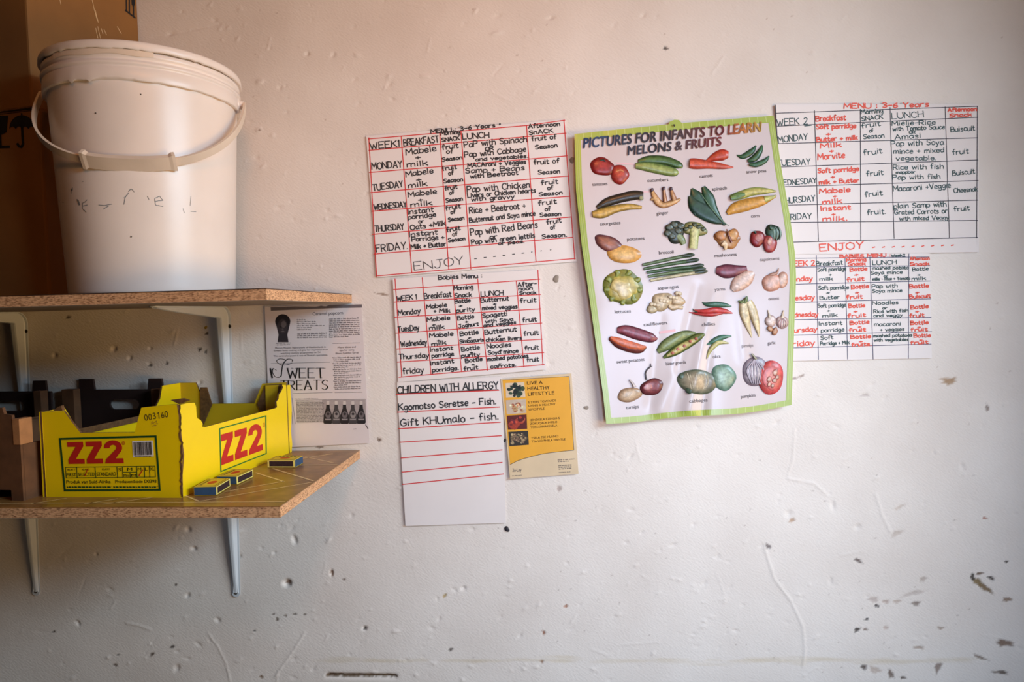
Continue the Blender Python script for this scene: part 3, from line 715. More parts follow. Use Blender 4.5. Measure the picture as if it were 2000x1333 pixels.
# faded pen marks on the bucket
b = MB()
FB = lambda x, y: on_bucket(x, y)
for st in ([(116, 394), (125, 396)], [(143, 366), (141, 378)], [(153, 390), (157, 401)], [(172, 391), (164, 398), (163, 408), (171, 415)], [(164, 403), (172, 401)], [(194, 401), (206, 402), (220, 399)], [(203, 409), (213, 403)],
           [(243, 400), (246, 386), (252, 378)], [(240, 388), (248, 384)], [(252, 375), (257, 370), (263, 376)], [(288, 384), (291, 390)], [(302, 394), (318, 392), (311, 384), (302, 389), (304, 401), (318, 404)], [(372, 384), (370, 402)], [(357, 408), (359, 416)], [(372, 413), (381, 414)]):
    ribbon(b, catmull(seglen(st, 5), 3), 1.2, FB)
b.build('marker_writing', M['faded_ink'], bk)
b = MB()
for x, y, r in ((189, 222, 1.4), (275, 185, 1.2), (257, 463, 1.4), (163, 355, .8)):
    p = on_bucket(x, y); n = Vector((p.x - BX, p.y - BY, 0)).normalized()
    b.disc(p + n * .0003, r / 1100, n, 8)
b.build('dirt_speck', M['speck'], bk)

# ------------------------------------------------------------------ cartons on the upper shelf
def carton(label, A, Bk, width, z0, z1, icons=None):
    """A = front right corner (x,y), Bk = rear right corner"""
    A, Bk = Vector((A[0], A[1], z0)), Vector((Bk[0], Bk[1], z0))
    back = Bk - A; bd = back.normalized(); left = Vector((-bd.y, bd.x, 0))
    t = thing('cardboard_box', label, 'cardboard box', tuple((A + back / 2 + left * width / 2)), 'cartons on the upper shelf')
    b = MB(); b.obox(A + left * width, -left * width, back, Vector((0, 0, z1 - z0)), 0, .004)
    b.build('carton_body', M['carton'], t)
    b = MB()
    for fz in (z0 + .0012, z1 - .0012):            # folded flap edges
        for k in (0, 1):
            O = A + left * width
            O.z = fz - .001
            b.obox(O - bd * .0012 + bd * (back.length / 2 - .001 if k else 0) , -left * width, bd * .0024, Vector((0, 0, .002)))
    b.build('flap_edge', M['kraft'], t)
    return t, A, left, bd
tl, A, left, bd = carton('brown carton with black umbrella symbol, lower of the two behind the bucket', (-.908, -.247), (-.868, -.006), .42, ZU, EYE + .3755)
nrm = -bd
Fc = lambda x, y: on_plane(x, y, A + nrm * .0006, nrm)
b = MB()
dome = [(18 + 25 + 25 * math.cos(a), 252 - 27 * math.sin(a)) for a in np.linspace(math.pi, 0, 17)]
scal = []
for k in range(4):
    xa = 68 - k * 12.5
    scal += [(xa - 3, 248.5), (xa - 6.2, 247), (xa - 9.5, 248.5)]
    if k < 3: scal.append((xa - 12.5, 252))
b.add([Fc(x, y) for x, y in dome + scal], [tuple(range(len(dome + scal)))], 0)
ribbon(b, [(42, 222), (43, 228)], 3, Fc)
ribbon(b, [(43, 248), (44, 270), (45, 281), (42, 287), (37, 286), (34, 281)], 5, Fc)
b.build('umbrella_symbol', M['carton_ink'], tl)
b = MB()
b.add([Fc(x, y) for x, y in [(-16, 226), (16, 226), (13, 258), (4, 263), (-4, 263), (-13, 258)]], [tuple(range(6))])
ribbon(b, [(0, 262), (1, 286)], 5, Fc); ribbon(b, [(-16, 288), (18, 287)], 5, Fc)
b.build('glass_symbol', M['carton_ink'], tl)
tu, A, left, bd = carton('brown carton with arrow symbol, upper of the two, behind the bucket lid', (-.9185, -.25), (-.8705, -.006), .46, EYE + .3765, EYE + .72)
nr = -left
Fr = lambda x, y: on_plane(x, y, A + nr * .0006, nr)
b = MB()
ribbon(b, [(245, 20), (264, 35)], 3, Fr)
for x, y in ((247, 21), (253, 26), (261, 31)):
    ribbon(b, [(x - .5, -40), (x, y)], 2.4, Fr)
b.add([Fr(x, y) for x, y in [(256, -30), (263, -30), (263.5, 10), (260, 14), (257, 8)]], [tuple(range(5))])
b.build('arrow_symbol', M['carton_ink'], tu)
b = MB()
for st in ([(180, 0), (184, 18), (190, 40)], [(191, 52), (196, 74)], [(198, 56), (201, 66)], [(203, 57), (208, 68)], [(229, 52), (237, 66)], [(187, 55), (191, 74)], [(186, 20), (192, 44)], [(117, 0), (119, 8)]):
    ribbon(b, st, 1.1, Fr)
b.build('tape_residue', M['tape_res'], tu)

# ------------------------------------------------------------------ yellow tomato box
fl, fr, br = on_z(87, 971, ZL), on_z(353, 973, ZL), on_z(566, 885, ZL)
br.y = min(br.y, -.016)
bl = fl + (br - fr)
for p in (fl, fr, br, bl): p.z = ZL
yb = thing('tomato_box', 'open yellow printed cardboard tomato box on the lower shelf', 'cardboard box', tuple((fl + br) / 2))
TKB = .0038
nf = Vector(((fr - fl).y, -(fr - fl).x, 0)).normalized()       # out of the front
ns = Vector(((br - fr).y, -(br - fr).x, 0)).normalized()       # out of the right side
PF = lambda x, y, o=0.0: on_plane(x, y, fr + nf * o, nf)
PS = lambda x, y, o=0.0: on_plane(x, y, fr + ns * o, ns)
Zc = lambda p: Vector((p.x, p.y, max(p.z, ZL)))
front = [(84, 975), (355, 978), (354, 930), (357, 890), (351, 845), (349, 812), (345, 790), (310, 793), (276, 797), (270, 818), (263, 845), (210, 845.5), (157, 846), (141, 826), (125, 804), (100, 804.5), (76, 805)]
YM = [M['yellow'], M['yellow_shaded'], M['kraft']]
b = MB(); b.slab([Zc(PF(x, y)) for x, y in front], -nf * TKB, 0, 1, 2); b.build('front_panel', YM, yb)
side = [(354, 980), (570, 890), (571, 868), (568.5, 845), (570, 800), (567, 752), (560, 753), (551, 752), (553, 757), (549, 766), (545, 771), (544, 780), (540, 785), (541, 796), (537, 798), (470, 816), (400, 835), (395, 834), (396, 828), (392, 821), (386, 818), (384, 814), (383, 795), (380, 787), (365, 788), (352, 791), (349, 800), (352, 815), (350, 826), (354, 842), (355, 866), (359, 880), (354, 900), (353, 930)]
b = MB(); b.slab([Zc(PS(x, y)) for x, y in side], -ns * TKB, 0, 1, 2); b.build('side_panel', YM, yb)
# torn corrugated edge along the front right corner
b = MB(); pp = []
for k in range(30):
    f = k / 29; y = 792 + (970 - 792) * f
    x = 350.5 + 4 * f + random.uniform(-1.6, 1.6) + (3 if .38 < f < .62 else 0)
    pp.append((x, y))
ribbon(b, pp, 3.6, lambda x, y: PF(x, y, .0006))
b.build('torn_edge', M['kraft'], yb)
hF = PF(76, 805).z - ZL
dvec = (br - fr); dl_ = dvec.length; du = dvec / dl_
def PL(s, h): return fl + du * s + Vector((0, 0, h))
hd = .0985
lw = [(0, 0), (dl_, 0), (dl_, .150), (dl_ - .058, .150), (dl_ - .066, .125), (dl_ - .09, hd), (.07, hd), (.045, hF), (0, hF)]
b = MB(); b.slab([PL(s, h) for s, h in lw][::-1], ns * TKB, 0, 1, 2); b.build('side_panel', [M['yellow'], M['yellow'], M['kraft']], yb)
b = MB(); o_ = ns * (TKB + .0004)
b.slab([PL(s, h) + o_ for s, h in [(.07, hd - .010), (dl_ - .085, hd - .010), (dl_ - .09, hd + .001), (.07, hd + .001)]][::-1], ns * .002)
b.build('folded_rim', M['kraft'], yb)
bw = (br - bl)
def PB(u, h): return bl + bw * u + Vector((0, 0, h))
b = MB(); hb_ = .105
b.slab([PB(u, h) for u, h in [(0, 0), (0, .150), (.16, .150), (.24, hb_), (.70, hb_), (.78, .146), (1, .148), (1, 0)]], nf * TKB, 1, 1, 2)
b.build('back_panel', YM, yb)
b = MB()
bo = nf * (TKB + .0006)
PK = lambda x, y: on_plane(x, y, bl + nf * (TKB + .001), nf)
b.slab([PK(x, y) for x, y in [(392, 757), (405, 757), (415, 790), (399, 828), (393, 836)]][::-1], nf * .0025)
b.build('corner_flap', M['kraft'], yb); b = MB()
b.slab([PK(x, y) for x, y in [(552, 750), (520, 752), (503, 790), (511, 806), (522, 804), (540, 798)]], nf * .0025)
b.build('corner_flap', M['kraft'], yb)
b = MB()
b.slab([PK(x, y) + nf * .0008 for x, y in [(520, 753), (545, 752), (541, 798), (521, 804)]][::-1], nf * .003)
b.build('corner_flap', M['yellow_shaded'], yb)
b = MB(); b.slab([fl - nf * .004 + Vector((0, 0, .001)), fr - nf * .004 + Vector((0, 0, .001)), br + Vector((0, 0, .001)), bl + Vector((0, 0, .001))], (0, 0, .003)); b.build('bottom_panel', M['kraft'], yb)
b = MB()          # loose bits of torn liner
for pts in ([(333, 782), (356, 779), (368, 783), (350, 790)], [(103, 803), (112, 796), (119, 793), (122, 803)]):
    b = MB(); P = [PF(x, y, -.004) for x, y in pts]; b.slab(P, -nf * .006); b.build('torn_liner', M['kraft'], yb)

# printed matter on the front, positions measured on the front panel in a 2000 px frame
cx4 = lambda x, y: (60 + x / 6.25, 840 + y / 6.25)
def F4(o=.0004): return lambda x, y: PF(*cx4(x, y), o)
def poly(mb, pts, fn, col=None): mb.add([fn(x, y) for x, y in pts], [tuple(range(len(pts)))], 0, col)
def frame(mb, q, w_, fn):
    """quadrilateral outline, q = 4 corners, drawn as four mitred bars"""
    c = [sum(p[0] for p in q) / 4, sum(p[1] for p in q) / 4]
    inn = []
    n = len(q)
    for i in range(n):
        p = Vector(q[i]); a = (Vector(q[i - 1]) - p).normalized(); d = (Vector(q[(i + 1) % n]) - p).normalized()
        inn.append(tuple(p + (a + d) * w_))
    for i in range(n):
        j = (i + 1) % n
        mb.add([fn(*q[i]), fn(*q[j]), fn(*inn[j]), fn(*inn[i])], [(0, 1, 2, 3)])
def zz2(mb, quad, fn):
    """the three blocky characters inside a quadrilateral (tl,tr,br,bl)"""
    tl, tr, brq, blq = [Vector(p) for p in quad]
    def q(u, v):
        p = (tl * (1 - u) + tr * u) * v + (blq * (1 - u) + brq * u) * (1 - v)
        return fn(p.x, p.y)
    for o in (0, .335):
        Zp = [(0, 1), (.29, 1), (.29, .80), (.135, .22), (.29, .22), (.29, 0), (-.005, 0), (-.005, .2), (.148, .78), (0, .78)]
        # split into three convex pieces
        for f in ([0, 1, 2, 8, 9], [2, 3, 7, 8], [3, 4, 5, 6, 7]):
            mb.add([q(o + Zp[i][0], Zp[i][1]) for i in f], [tuple(range(len(f)))])
    o = .66
    outer, inner = [], []
    for k in range(13):
        a = math.radians(180 - k * 17.5)
        outer.append((o + .165 + .165 * math.cos(a), .70 + .33 * math.sin(a) + (0 if k else -.02)))
        inner.append((o + .165 + .06 * math.cos(a), .70 + .12 * math.sin(a) + (0 if k else -.02)))
    outer += [(o + .20, .22)]; inner += [(o + .02, .18)]
    for k in range(len(outer) - 1):
        mb.add([q(*outer[k]), q(*outer[k + 1]), q(*inner[k + 1]), q(*inner[k])], [(0, 1, 2, 3)])
    mb.add([q(o, 0), q(o + .34, 0), q(o + .34, .22), q(o + .2, .22), q(o + .02, .18)], [(0, 1, 2, 3, 4)])
f4 = F4()
b = MB(); frame(b, [(343, 100), (1536, 68), (1588, 745), (405, 752)], 24, f4); b.build('green_frame', M['dgreen'], yb)
b = MB(); zz2(b, [(443, 152), (1118, 132), (1137, 408), (468, 418)], f4)
for k in range(16):
    a0, a1 = 2 * math.pi * k / 16, 2 * math.pi * (k + 1) / 16
    b.add([f4(1132 + r * math.cos(a), 163 + r * 1.15 * math.sin(a)) for r, a in ((20, a0), (20, a1), (14, a1), (14, a0))], [(0, 1, 2, 3)])
typeset(b, 'R', (1125, 174), (1140, 174), 20, f4)
b.build('red_logo', M['red'], yb)
b = MB(); poly(b, [(1238, 138), (1492, 130), (1502, 325), (1250, 335)], f4); b.build('barcode_label', M['white'], yb)
b = MB(); f5 = F4(.0007); x = 1252
random.seed(3)
while x < 1470:
    wv_ = random.choice([3, 4, 6, 9]); poly(b, [(x, 152 - (x - 1252) * .03), (x + wv_, 152 - (x - 1252) * .03), (x + wv_ + 10, 312 - (x - 1252) * .03), (x + 10, 312 - (x - 1252) * .03)], f5)
    x += wv_ + random.choice([3, 4, 6])
for k in range(12): poly(b, [(1270 + k * 17, 318), (1281 + k * 17, 318), (1281 + k * 17, 328), (1270 + k * 17, 328)], f5)
b.build('barcode_bars', M['black'], yb)
b = MB()
frame(b, [(422, 455), (1520, 440), (1528, 580), (430, 592)], 7, f4)
for x0, x1, y0, y1 in ((560, 568, 455, 590), (785, 796, 452, 588), (1052, 1062, 448, 586), (1120, 1128, 448, 584), (1292, 1300, 445, 584), (1385, 1392, 445, 582), (1448, 1455, 443, 582)):
    ribbon(b, [(x0, y0), (x1, y1)], 9, f4)
ribbon(b, [(1124, 520), (1298, 517)], 9, f4); ribbon(b, [(1212, 520), (1218, 584)], 8, f4)
b.build('grade_table', M['dgreen'], yb)
b = MB()
for s, x0, y0, x1, y1, h in (('KLAS 1', 452, 498, 540, 496, 22), ('KLAS 2', 628, 496, 716, 494, 22), ('KLAS 3', 872, 492, 962, 490, 22), ('FIRST', 440, 572, 555, 570, 46), ('SELECTED', 580, 568, 780, 564, 46), ('STANDARD', 808, 564, 1042, 560, 46),
                             ('S', 1068, 506, 1112, 505, 40), ('M', 1180, 502, 1240, 501, 40), ('M', 1308, 500, 1350, 499, 40), ('L', 1396, 498, 1432, 498, 40), ('XL', 1456, 497, 1512, 496, 40), ('Mm', 1136, 574, 1206, 572, 34), ('M', 1228, 572, 1290, 571, 34),
                             ('Produk van Suid-Afrika', 436, 656, 975, 652, 42), ('Produsentkode D0398', 1034, 652, 1535, 648, 42)):
    typeset(b, s, (x0, y0), (x1, y1), h, f4, .012)
x = 442
while x < 1540:
    l_ = random.uniform(14, 46)
    if x + l_ < 1545 and not (725 < x < 750 or 975 < x < 995): poly(b, [(x, 694), (x + l_, 694), (x + l_, 708), (x, 708)], f4); 
    for q in range(int(l_ / 9)): poly(b, [(x + q * 9, 688), (x + q * 9 + 4, 688), (x + q * 9 + 4, 695), (x + q * 9, 695)], f4)
    x += l_ + 8
b.build('small_print', M['dgreen'], yb)
b = MB(); f6 = F4(.0008)
ribbon(b, [(695, 480), (680, 520), (660, 562)], 9, f6); ribbon(b, [(1368, 490), (1345, 525), (1322, 562)], 11, f6)
b.build('pen_tick', M['red'], yb)
b = MB()
c2 = lambda x, y: PF(120 + x / 6.667, 720 + y / 6.667, .0005)
for ch, x0 in zip('003160', (1090, 1143, 1198, 1255, 1306, 1355)):
    yb0 = 680 - (x0 - 1090) * .16
    write(b, ch, (x0, yb0), (x0 + 34, yb0 - 4), 78, 8, c2, .15)
b.build('stamped_number', M['black'], yb)
b = MB()
random.seed(5)
for k in range(26):
    x = 1175 + random.uniform(0, 75); y = 690 + random.uniform(0, 60); ribbon(b, [(x, y), (x + random.uniform(-14, 14), y + random.uniform(-14, 14))], 4, c2)
b.build('smudged_stamp', M['lam_top'], yb)
# side logo
c3 = lambda x, y: PS(300 + x / 4.937, 720 + y / 4.937, .0005)
b = MB(); frame(b, [(633, 578), (1088, 452), (1092, 825), (645, 1002)], 11, c3); b.build('green_frame', M['green'], yb)
b = MB(); zz2(b, [(650, 640), (1046, 528), (1054, 788), (656, 935)], c3)
for k in range(16):
    a0, a1 = 2 * math.pi * k / 16, 2 * math.pi * (k + 1) / 16
    b.add([c3(1065 + r * .6 * math.cos(a), 545 + r * 1.3 * math.sin(a)) for r, a in ((16, a0), (16, a1), (12, a1), (12, a0))], [(0, 1, 2, 3)])
b.build('red_logo', M['red'], yb)

# ------------------------------------------------------------------ brown fruit crates
def crate(label, dx):
    A = on_z(46, 979, ZL) + Vector((dx, 0, 0)); Bk = Vector((-.832 + dx, -.024, ZL))
    back = Bk - A; bd = back.normalized(); left = Vector((-bd.y, bd.x, 0)); D = back.length; Wd = .237; up = Vector((0, 0, 1))
    t = thing('fruit_crate', label, 'crate', tuple(A + back / 2 + left * Wd / 2), 'brown fruit crates on the lower shelf')
    P = lambda l, d, h: A + left * l + bd * d + up * h
    b = MB(); tk = .005
    front = [(0.0, 0), (0.022, 0), (0.022, .017), (Wd - .022, .017), (Wd - .022, 0), (Wd, 0), (Wd, .138), (.03, .150), (.027, .140), (.013, .138), (.012, .128), (0, .128)]
    b.slab([P(l, 0, h) for l, h in front][::-1], bd * tk, 0, 0, 0)
    b.build('front_panel', M['crate'], t)
    for l0, sg in ((0, 1), (Wd, -1)):
        b = MB()
        b.slab([P(l0, d, h) for d, h in [(0.004, 0), (D, 0), (D, .09), (0.004, .09)]], left * tk * sg)
        b.build('side_panel', M['crate'], t)
    for l0, l1 in ((-.001, .0125), (Wd - .0125, Wd + .001)):
        b = MB()
        b.obox(P(l0, -.0008, .0905), left * (l1 - l0), bd * .024, up * .0415, 0, .001)
        b.build('corner_post', M['crate_cut'], t)
    z_top = .138; z_tab = .161
    hl, hr = .068, .139; hz = .1065; hh = .0108
    arc_u = [(l, hz) for l in (hl,)] + [(hl + hh - hh * math.cos(a), hz + hh * math.sin(a)) for a in np.linspace(0, math.pi / 2, 7)][1:] + [(hr - hh + hh * math.sin(a), hz + hh * math.cos(a)) for a in np.linspace(0, math.pi / 2, 7)]
    arc_d = [(l, 2 * hz - z) for l, z in arc_u]
    b = MB()
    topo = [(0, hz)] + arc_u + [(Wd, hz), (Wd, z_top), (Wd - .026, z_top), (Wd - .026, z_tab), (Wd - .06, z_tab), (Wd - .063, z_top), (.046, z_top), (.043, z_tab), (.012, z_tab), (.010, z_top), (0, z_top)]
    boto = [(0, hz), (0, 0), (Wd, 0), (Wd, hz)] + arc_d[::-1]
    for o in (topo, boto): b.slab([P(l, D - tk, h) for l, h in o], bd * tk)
    b.build('end_panel', M['crate_shaded'], t)
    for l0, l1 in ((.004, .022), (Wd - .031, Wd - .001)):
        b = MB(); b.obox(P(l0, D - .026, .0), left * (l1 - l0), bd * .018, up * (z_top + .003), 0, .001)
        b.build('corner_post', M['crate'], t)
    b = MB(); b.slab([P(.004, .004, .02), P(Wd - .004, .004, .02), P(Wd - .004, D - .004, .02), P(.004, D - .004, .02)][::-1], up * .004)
    b.build('crate_floor', M['crate_shaded'], t)
crate('brown board crate with a handle hole in its end panel, touching the yellow box', 0)
crate('brown board crate farthest from the yellow box, only its rear corner showing', -.258)

# ------------------------------------------------------------------ matchboxes
def matchbox(label, corner, ang, ext=0.0):
    """corner = bottom corner at the joint of striker side (length 53) and tray end (36); ang = direction of the striker side"""
    Lm, Wm, Hm = .0535, .0365, .0145
    o = Vector((corner[0], corner[1], ZL + .0006)); X = Vector((math.cos(ang), math.sin(ang), 0)); Y = Vector((-X.y, X.x, 0)); Z = Vector((0, 0, 1))
    t = thing('matchbox', label, 'matchbox', tuple(o + X * Lm / 2 + Y * Wm / 2), 'matchboxes beside the yellow box')
    b = MB()
    # sleeve: four thin walls, open at both ends
    e = .0009
    b.obox(o, X * Lm, Y * Wm, Z * e); b.obox(o + Z * (Hm - e), X * Lm, Y * Wm, Z * e)
    b.obox(o, X * Lm, Y * e, Z * Hm, 1); b.obox(o + Y * (Wm - e), X * Lm, Y * e, Z * Hm, 1)
    sl = b.build('sleeve', [M['mb_yellow'], M['mb_cream']], t)
    b = MB(); b.obox(o + Z * e + Y * e + X * -.0006, X * (Lm + .0012), Y * (Wm - 2 * e), Z * (Hm - 2 * e)); b.build('tray', M['mb_blue'], t)
    for sgn in (0, 1):
        b = MB(); b.obox(o + X * .0035 + Z * .0024 + (Y * Wm if sgn else -Y * .0003), X * (Lm - .007), Y * .0003, Z * (Hm - .0048)); b.build('striker', M['striker'], t)
    b = MB(); zt = Hm + .0002
    T = lambda u, v: o + X * u + Y * v + Z * zt
    fr_ = [(.004, .004), (.0495, .004), (.0495, .0325), (.004, .0325)]
    for i in range(4):
        p, q = Vector(fr_[i]), Vector(fr_[(i + 1) % 4]); d = (q - p).normalized(); n = Vector((-d.y, d.x)) * .0008
        b.add([T(*(p)), T(*(q)), T(*(q + n)), T(*(p + n))], [(0, 1, 2, 3)])
    ang_ = [(.0265 + .010 * math.cos(a), .018 + .007 * math.sin(a)) for a in np.linspace(0, 2 * math.pi, 14)[:-1]]
    b.add([T(*p) for p in ang_], [tuple(range(13))], 1)
    for k in range(5): b.add([T(.009 + k * .0075, .0275), T(.0135 + k * .0075, .0275), T(.0135 + k * .0075, .0305), T(.009 + k * .0075, .0305)], [(0, 1, 2, 3)], 0)
    b.build('top_print', [M['black'], M['red']], sl)
    return t
p1, p1c = on_z(423.5, 968.5, ZL), on_z(448, 953, ZL)
p2, p2c = on_z(463, 948, ZL), on_z(499, 931, ZL)
p3, p3c = on_z(523, 914.5, ZL), on_z(577, 914.5, ZL)
matchbox('yellow matchbox nearest the shelf front edge, dark tray end facing out', p1, math.atan2(p1c.y - p1.y, p1c.x - p1.x))
matchbox('yellow matchbox in the middle of the three, touching the yellow box side', p2, math.atan2(p2c.y - p2.y, p2c.x - p2.x))
matchbox('yellow matchbox farthest back with its long striker strip facing the shelf front', p3, math.atan2(p3c.y - p3.y, p3c.x - p3.x))

# ------------------------------------------------------------------ sheets on the wall
def sheet_grid(edges, off, nu=24, nv=24):
    """edges(u,v)->picture px; returns mesh builder of a thin sheet whose front follows off(px,py)"""
    b = MB(); vs = []
    for j in range(nv + 1):
        for i in range(nu + 1):
            x, y = edges(i / nu, j / nv); vs.append(on_y(x, y, -off(x, y)))
    fs = [(j * (nu + 1) + i, (j + 1) * (nu + 1) + i, (j + 1) * (nu + 1) + i + 1, j * (nu + 1) + i + 1) for j in range(nv) for i in range(nu)]
    b.add(vs, fs, 0, None, True)
    n = len(vs)
    b.add([(p[0], p[1] + .0003, p[2]) for p in vs], [f[::-1] for f in fs], 0, None, True)
    rim = [i for i in range(nu + 1)] + [j * (nu + 1) + nu for j in range(1, nv + 1)] + [nv * (nu + 1) + i for i in range(nu - 1, -1, -1)] + [j * (nu + 1) for j in range(nv - 1, 0, -1)]
    m = len(rim); rv = [vs[k] for k in rim] + [(vs[k][0], vs[k][1] + .0003, vs[k][2]) for k in rim]
    b.add(rv, [(k, (k + 1) % m, (k + 1) % m + m, k + m) for k in range(m)])
    return b
def quadmap(q):
    def e(u, v):
        a = [q[0][k] * (1 - u) + q[1][k] * u for k in (0, 1)]; c = [q[3][k] * (1 - u) + q[2][k] * u for k in (0, 1)]
        return a[0] * (1 - v) + c[0] * v, a[1] * (1 - v) + c[1] * v
    return e
def waves(base, amp, seed):
    r = random.Random(seed); ks = [(r.uniform(.008, .03), r.uniform(.006, .02), r.uniform(0, 6)) for _ in range(4)]
    return lambda x, y: base + amp * sum(math.sin(a * x + c * y + p) for a, c, p in ks) / 4 + amp
def paper(name, label, cat, q, base, amp, seed, m='paper', group=None):
    t = thing(name, label, cat, tuple(on_y((q[0][0] + q[2][0]) / 2, (q[0][1] + q[2][1]) / 2, -.002)), group)
    off = waves(base, amp, seed)
    sheet_grid(quadmap(q), off).build('paper_sheet', M[m], t)
    return t, off
def fnof(off, o, sc, lift):
    return lambda x, y: on_y(o[0] + x / sc, o[1] + y / sc, -(off(o[0] + x / sc, o[1] + y / sc) + lift))
def lines(mb, L, wpx, fn, step=40):
    for a, c in L: ribbon(mb, seglen([a, c], step), wpx, fn)

# --- first weekly menu
t, off = paper('menu_sheet', 'large week 1 children menu with red ruled grid, above a babies menu', 'menu sheet', [(715, 266), (1104, 233), (1126, 511), (737, 542)], .0026, .0007, 1, group='handwritten menus on the wall')
f = fnof(off, (700, 220), 4.165, .0003); f2 = fnof(off, (700, 220), 4.165, .0005)
b = MB()
lines(b, [((80, 215), (1372, 105)), ((1372, 105), (1680, 62)), ((85, 308), (1690, 168)), ((90, 488), (1700, 352)), ((97, 652), (1712, 516)), ((108, 803), (1722, 682)), ((115, 992), (1735, 850)), ((125, 1152), (1745, 1015)), ((145, 1330), (1765, 1188)),
          ((85, 205), (148, 1333)), ((348, 190), (435, 1305)), ((662, 165), (735, 1275)), ((835, 150), (915, 1275)), ((1368, 105), (1445, 1215)), ((1672, 60), (1760, 1195))], 7.5, f)
b.build('ruled_grid', M['penred'], t)
b = MB()
for s, x0, y0, x1, y1, h in (
 ('MENU : 3-6 Years *', 590, 172, 1160, 112, 38), ('WEEK1', 98, 298, 338, 278, 62), ('BREAKFAST', 370, 272, 655, 240, 62), ('Morning', 672, 186, 828, 170, 40), ('SNACK', 680, 240, 825, 222, 36), ('LUNCH', 850, 218, 1065, 204, 52), ('Afternoon', 1385, 128, 1640, 106, 38), ('SnACK', 1390, 182, 1585, 162, 38),
 ('MONDAY', 110, 462, 358, 444, 62), ('Mabele', 388, 348, 635, 312, 56), ('+', 468, 385, 508, 380, 44), ('milk', 398, 445, 565, 428, 50), ('fruit', 684, 303, 815, 285, 46), ('of', 718, 335, 770, 330, 40), ('Season', 682, 398, 845, 380, 36),
 ('PaP with Spinach', 862, 285, 1372, 238, 54), ('OR', 1035, 312, 1100, 305, 34), ('Pap with Cabbage', 865, 364, 1365, 318, 50), ('and vegetables.', 955, 395, 1380, 366, 32), ('fruit of', 1412, 232, 1612, 214, 44), ('Season', 1440, 298, 1620, 282, 38),
 ('TUESDAY', 118, 636, 365, 604, 58), ('Mabele', 388, 524, 610, 490, 50), ('+', 475, 562, 512, 558, 40), ('milk', 408, 612, 560, 594, 46), ('fruit', 685, 474, 800, 456, 42), ('of', 735, 510, 775, 506, 38), ('Season', 695, 574, 852, 558, 38),
 ('MACAroni + Veggies', 890, 448, 1365, 415, 40), ('Samp + Beans', 872, 494, 1352, 468, 46), ('with Beetroot', 912, 536, 1300, 505, 40), ('fruit of', 1430, 424, 1635, 408, 44), ('Season', 1462, 504, 1640, 494, 38),
 ('WEDNESDAY', 130, 792, 392, 768, 52), ('Mabele', 405, 688, 638, 660, 48), ('+', 490, 728, 525, 724, 36), ('milk', 428, 772, 600, 752, 46), ('fruit', 706, 634, 805, 618, 40), ('of', 742, 668, 780, 664, 36), ('Season', 712, 732, 850, 716, 38),
 ('Pap with Chicken', 885, 650, 1395, 610, 58), ('Livers or Chicken hearts', 890, 694, 1442, 650, 42), ('with gravvy', 922, 722, 1270, 698, 38), ('fruit', 1490, 590, 1625, 576, 42), ('of', 1540, 630, 1588, 624, 38), ('Season', 1470, 680, 1660, 666, 36),
 ('THURSDAY', 135, 972, 372, 950, 56), ('Instant', 402, 830, 612, 806, 46), ('porridge', 405, 870, 632, 846, 42), ('or', 492, 900, 530, 896, 34), ('Oats +Milk', 425, 955, 712, 918, 46), ('fruit', 712, 795, 832, 776, 42), ('of', 752, 826, 790, 822, 36), ('Season', 732, 888, 862, 872, 36),
 ('Rice + Beetroot +', 905, 822, 1362, 782, 58), ('Butternut and Soya mince', 905, 895, 1440, 838, 44), ('fruit', 1465, 756, 1612, 740, 44), ('of', 1520, 802, 1565, 796, 38), ('Season', 1478, 850, 1650, 838, 36),
 ('FRIDAY.', 148, 1136, 402, 1108, 66), ('Instant', 412, 1012, 645, 992, 46), ('Porridge +', 436, 1052, 700, 1030, 44), ('Milk + Butter', 430, 1112, 712, 1085, 42), ('fruit', 722, 975, 830, 955, 44), ('of', 768, 1006, 808, 1000, 36), ('Season', 732, 1056, 870, 1040, 36),
 ('Pap with Red Beans', 915, 1000, 1458, 935, 62), ('or', 1072, 1026, 1130, 1018, 34), ('Pap with green lettils', 922, 1075, 1435, 1018, 44), ('or peas.', 1140, 1078, 1350, 1060, 30), ('fruit', 1535, 910, 1652, 892, 44), ('of', 1565, 952, 1605, 944, 38), ('Season.', 1495, 1024, 1695, 1008, 36)):
    write(b, s, (x0, y0), (x1, y1), h, 8.4, f2)
for s, x0, y0, x1, y1, h in (('ENJOY', 455, 1285, 860, 1235, 76),): write(b, s, (x0, y0), (x1, y1), h, 6, f2)
for k in range(9):
    x = 945 + k * 77; y = 1190 - k * 9; ribbon(b, [(x, y), (x + (18 if k < 6 else 6), y - 2)], 7, f2)
b.build('handwriting', M['penblack'], t)

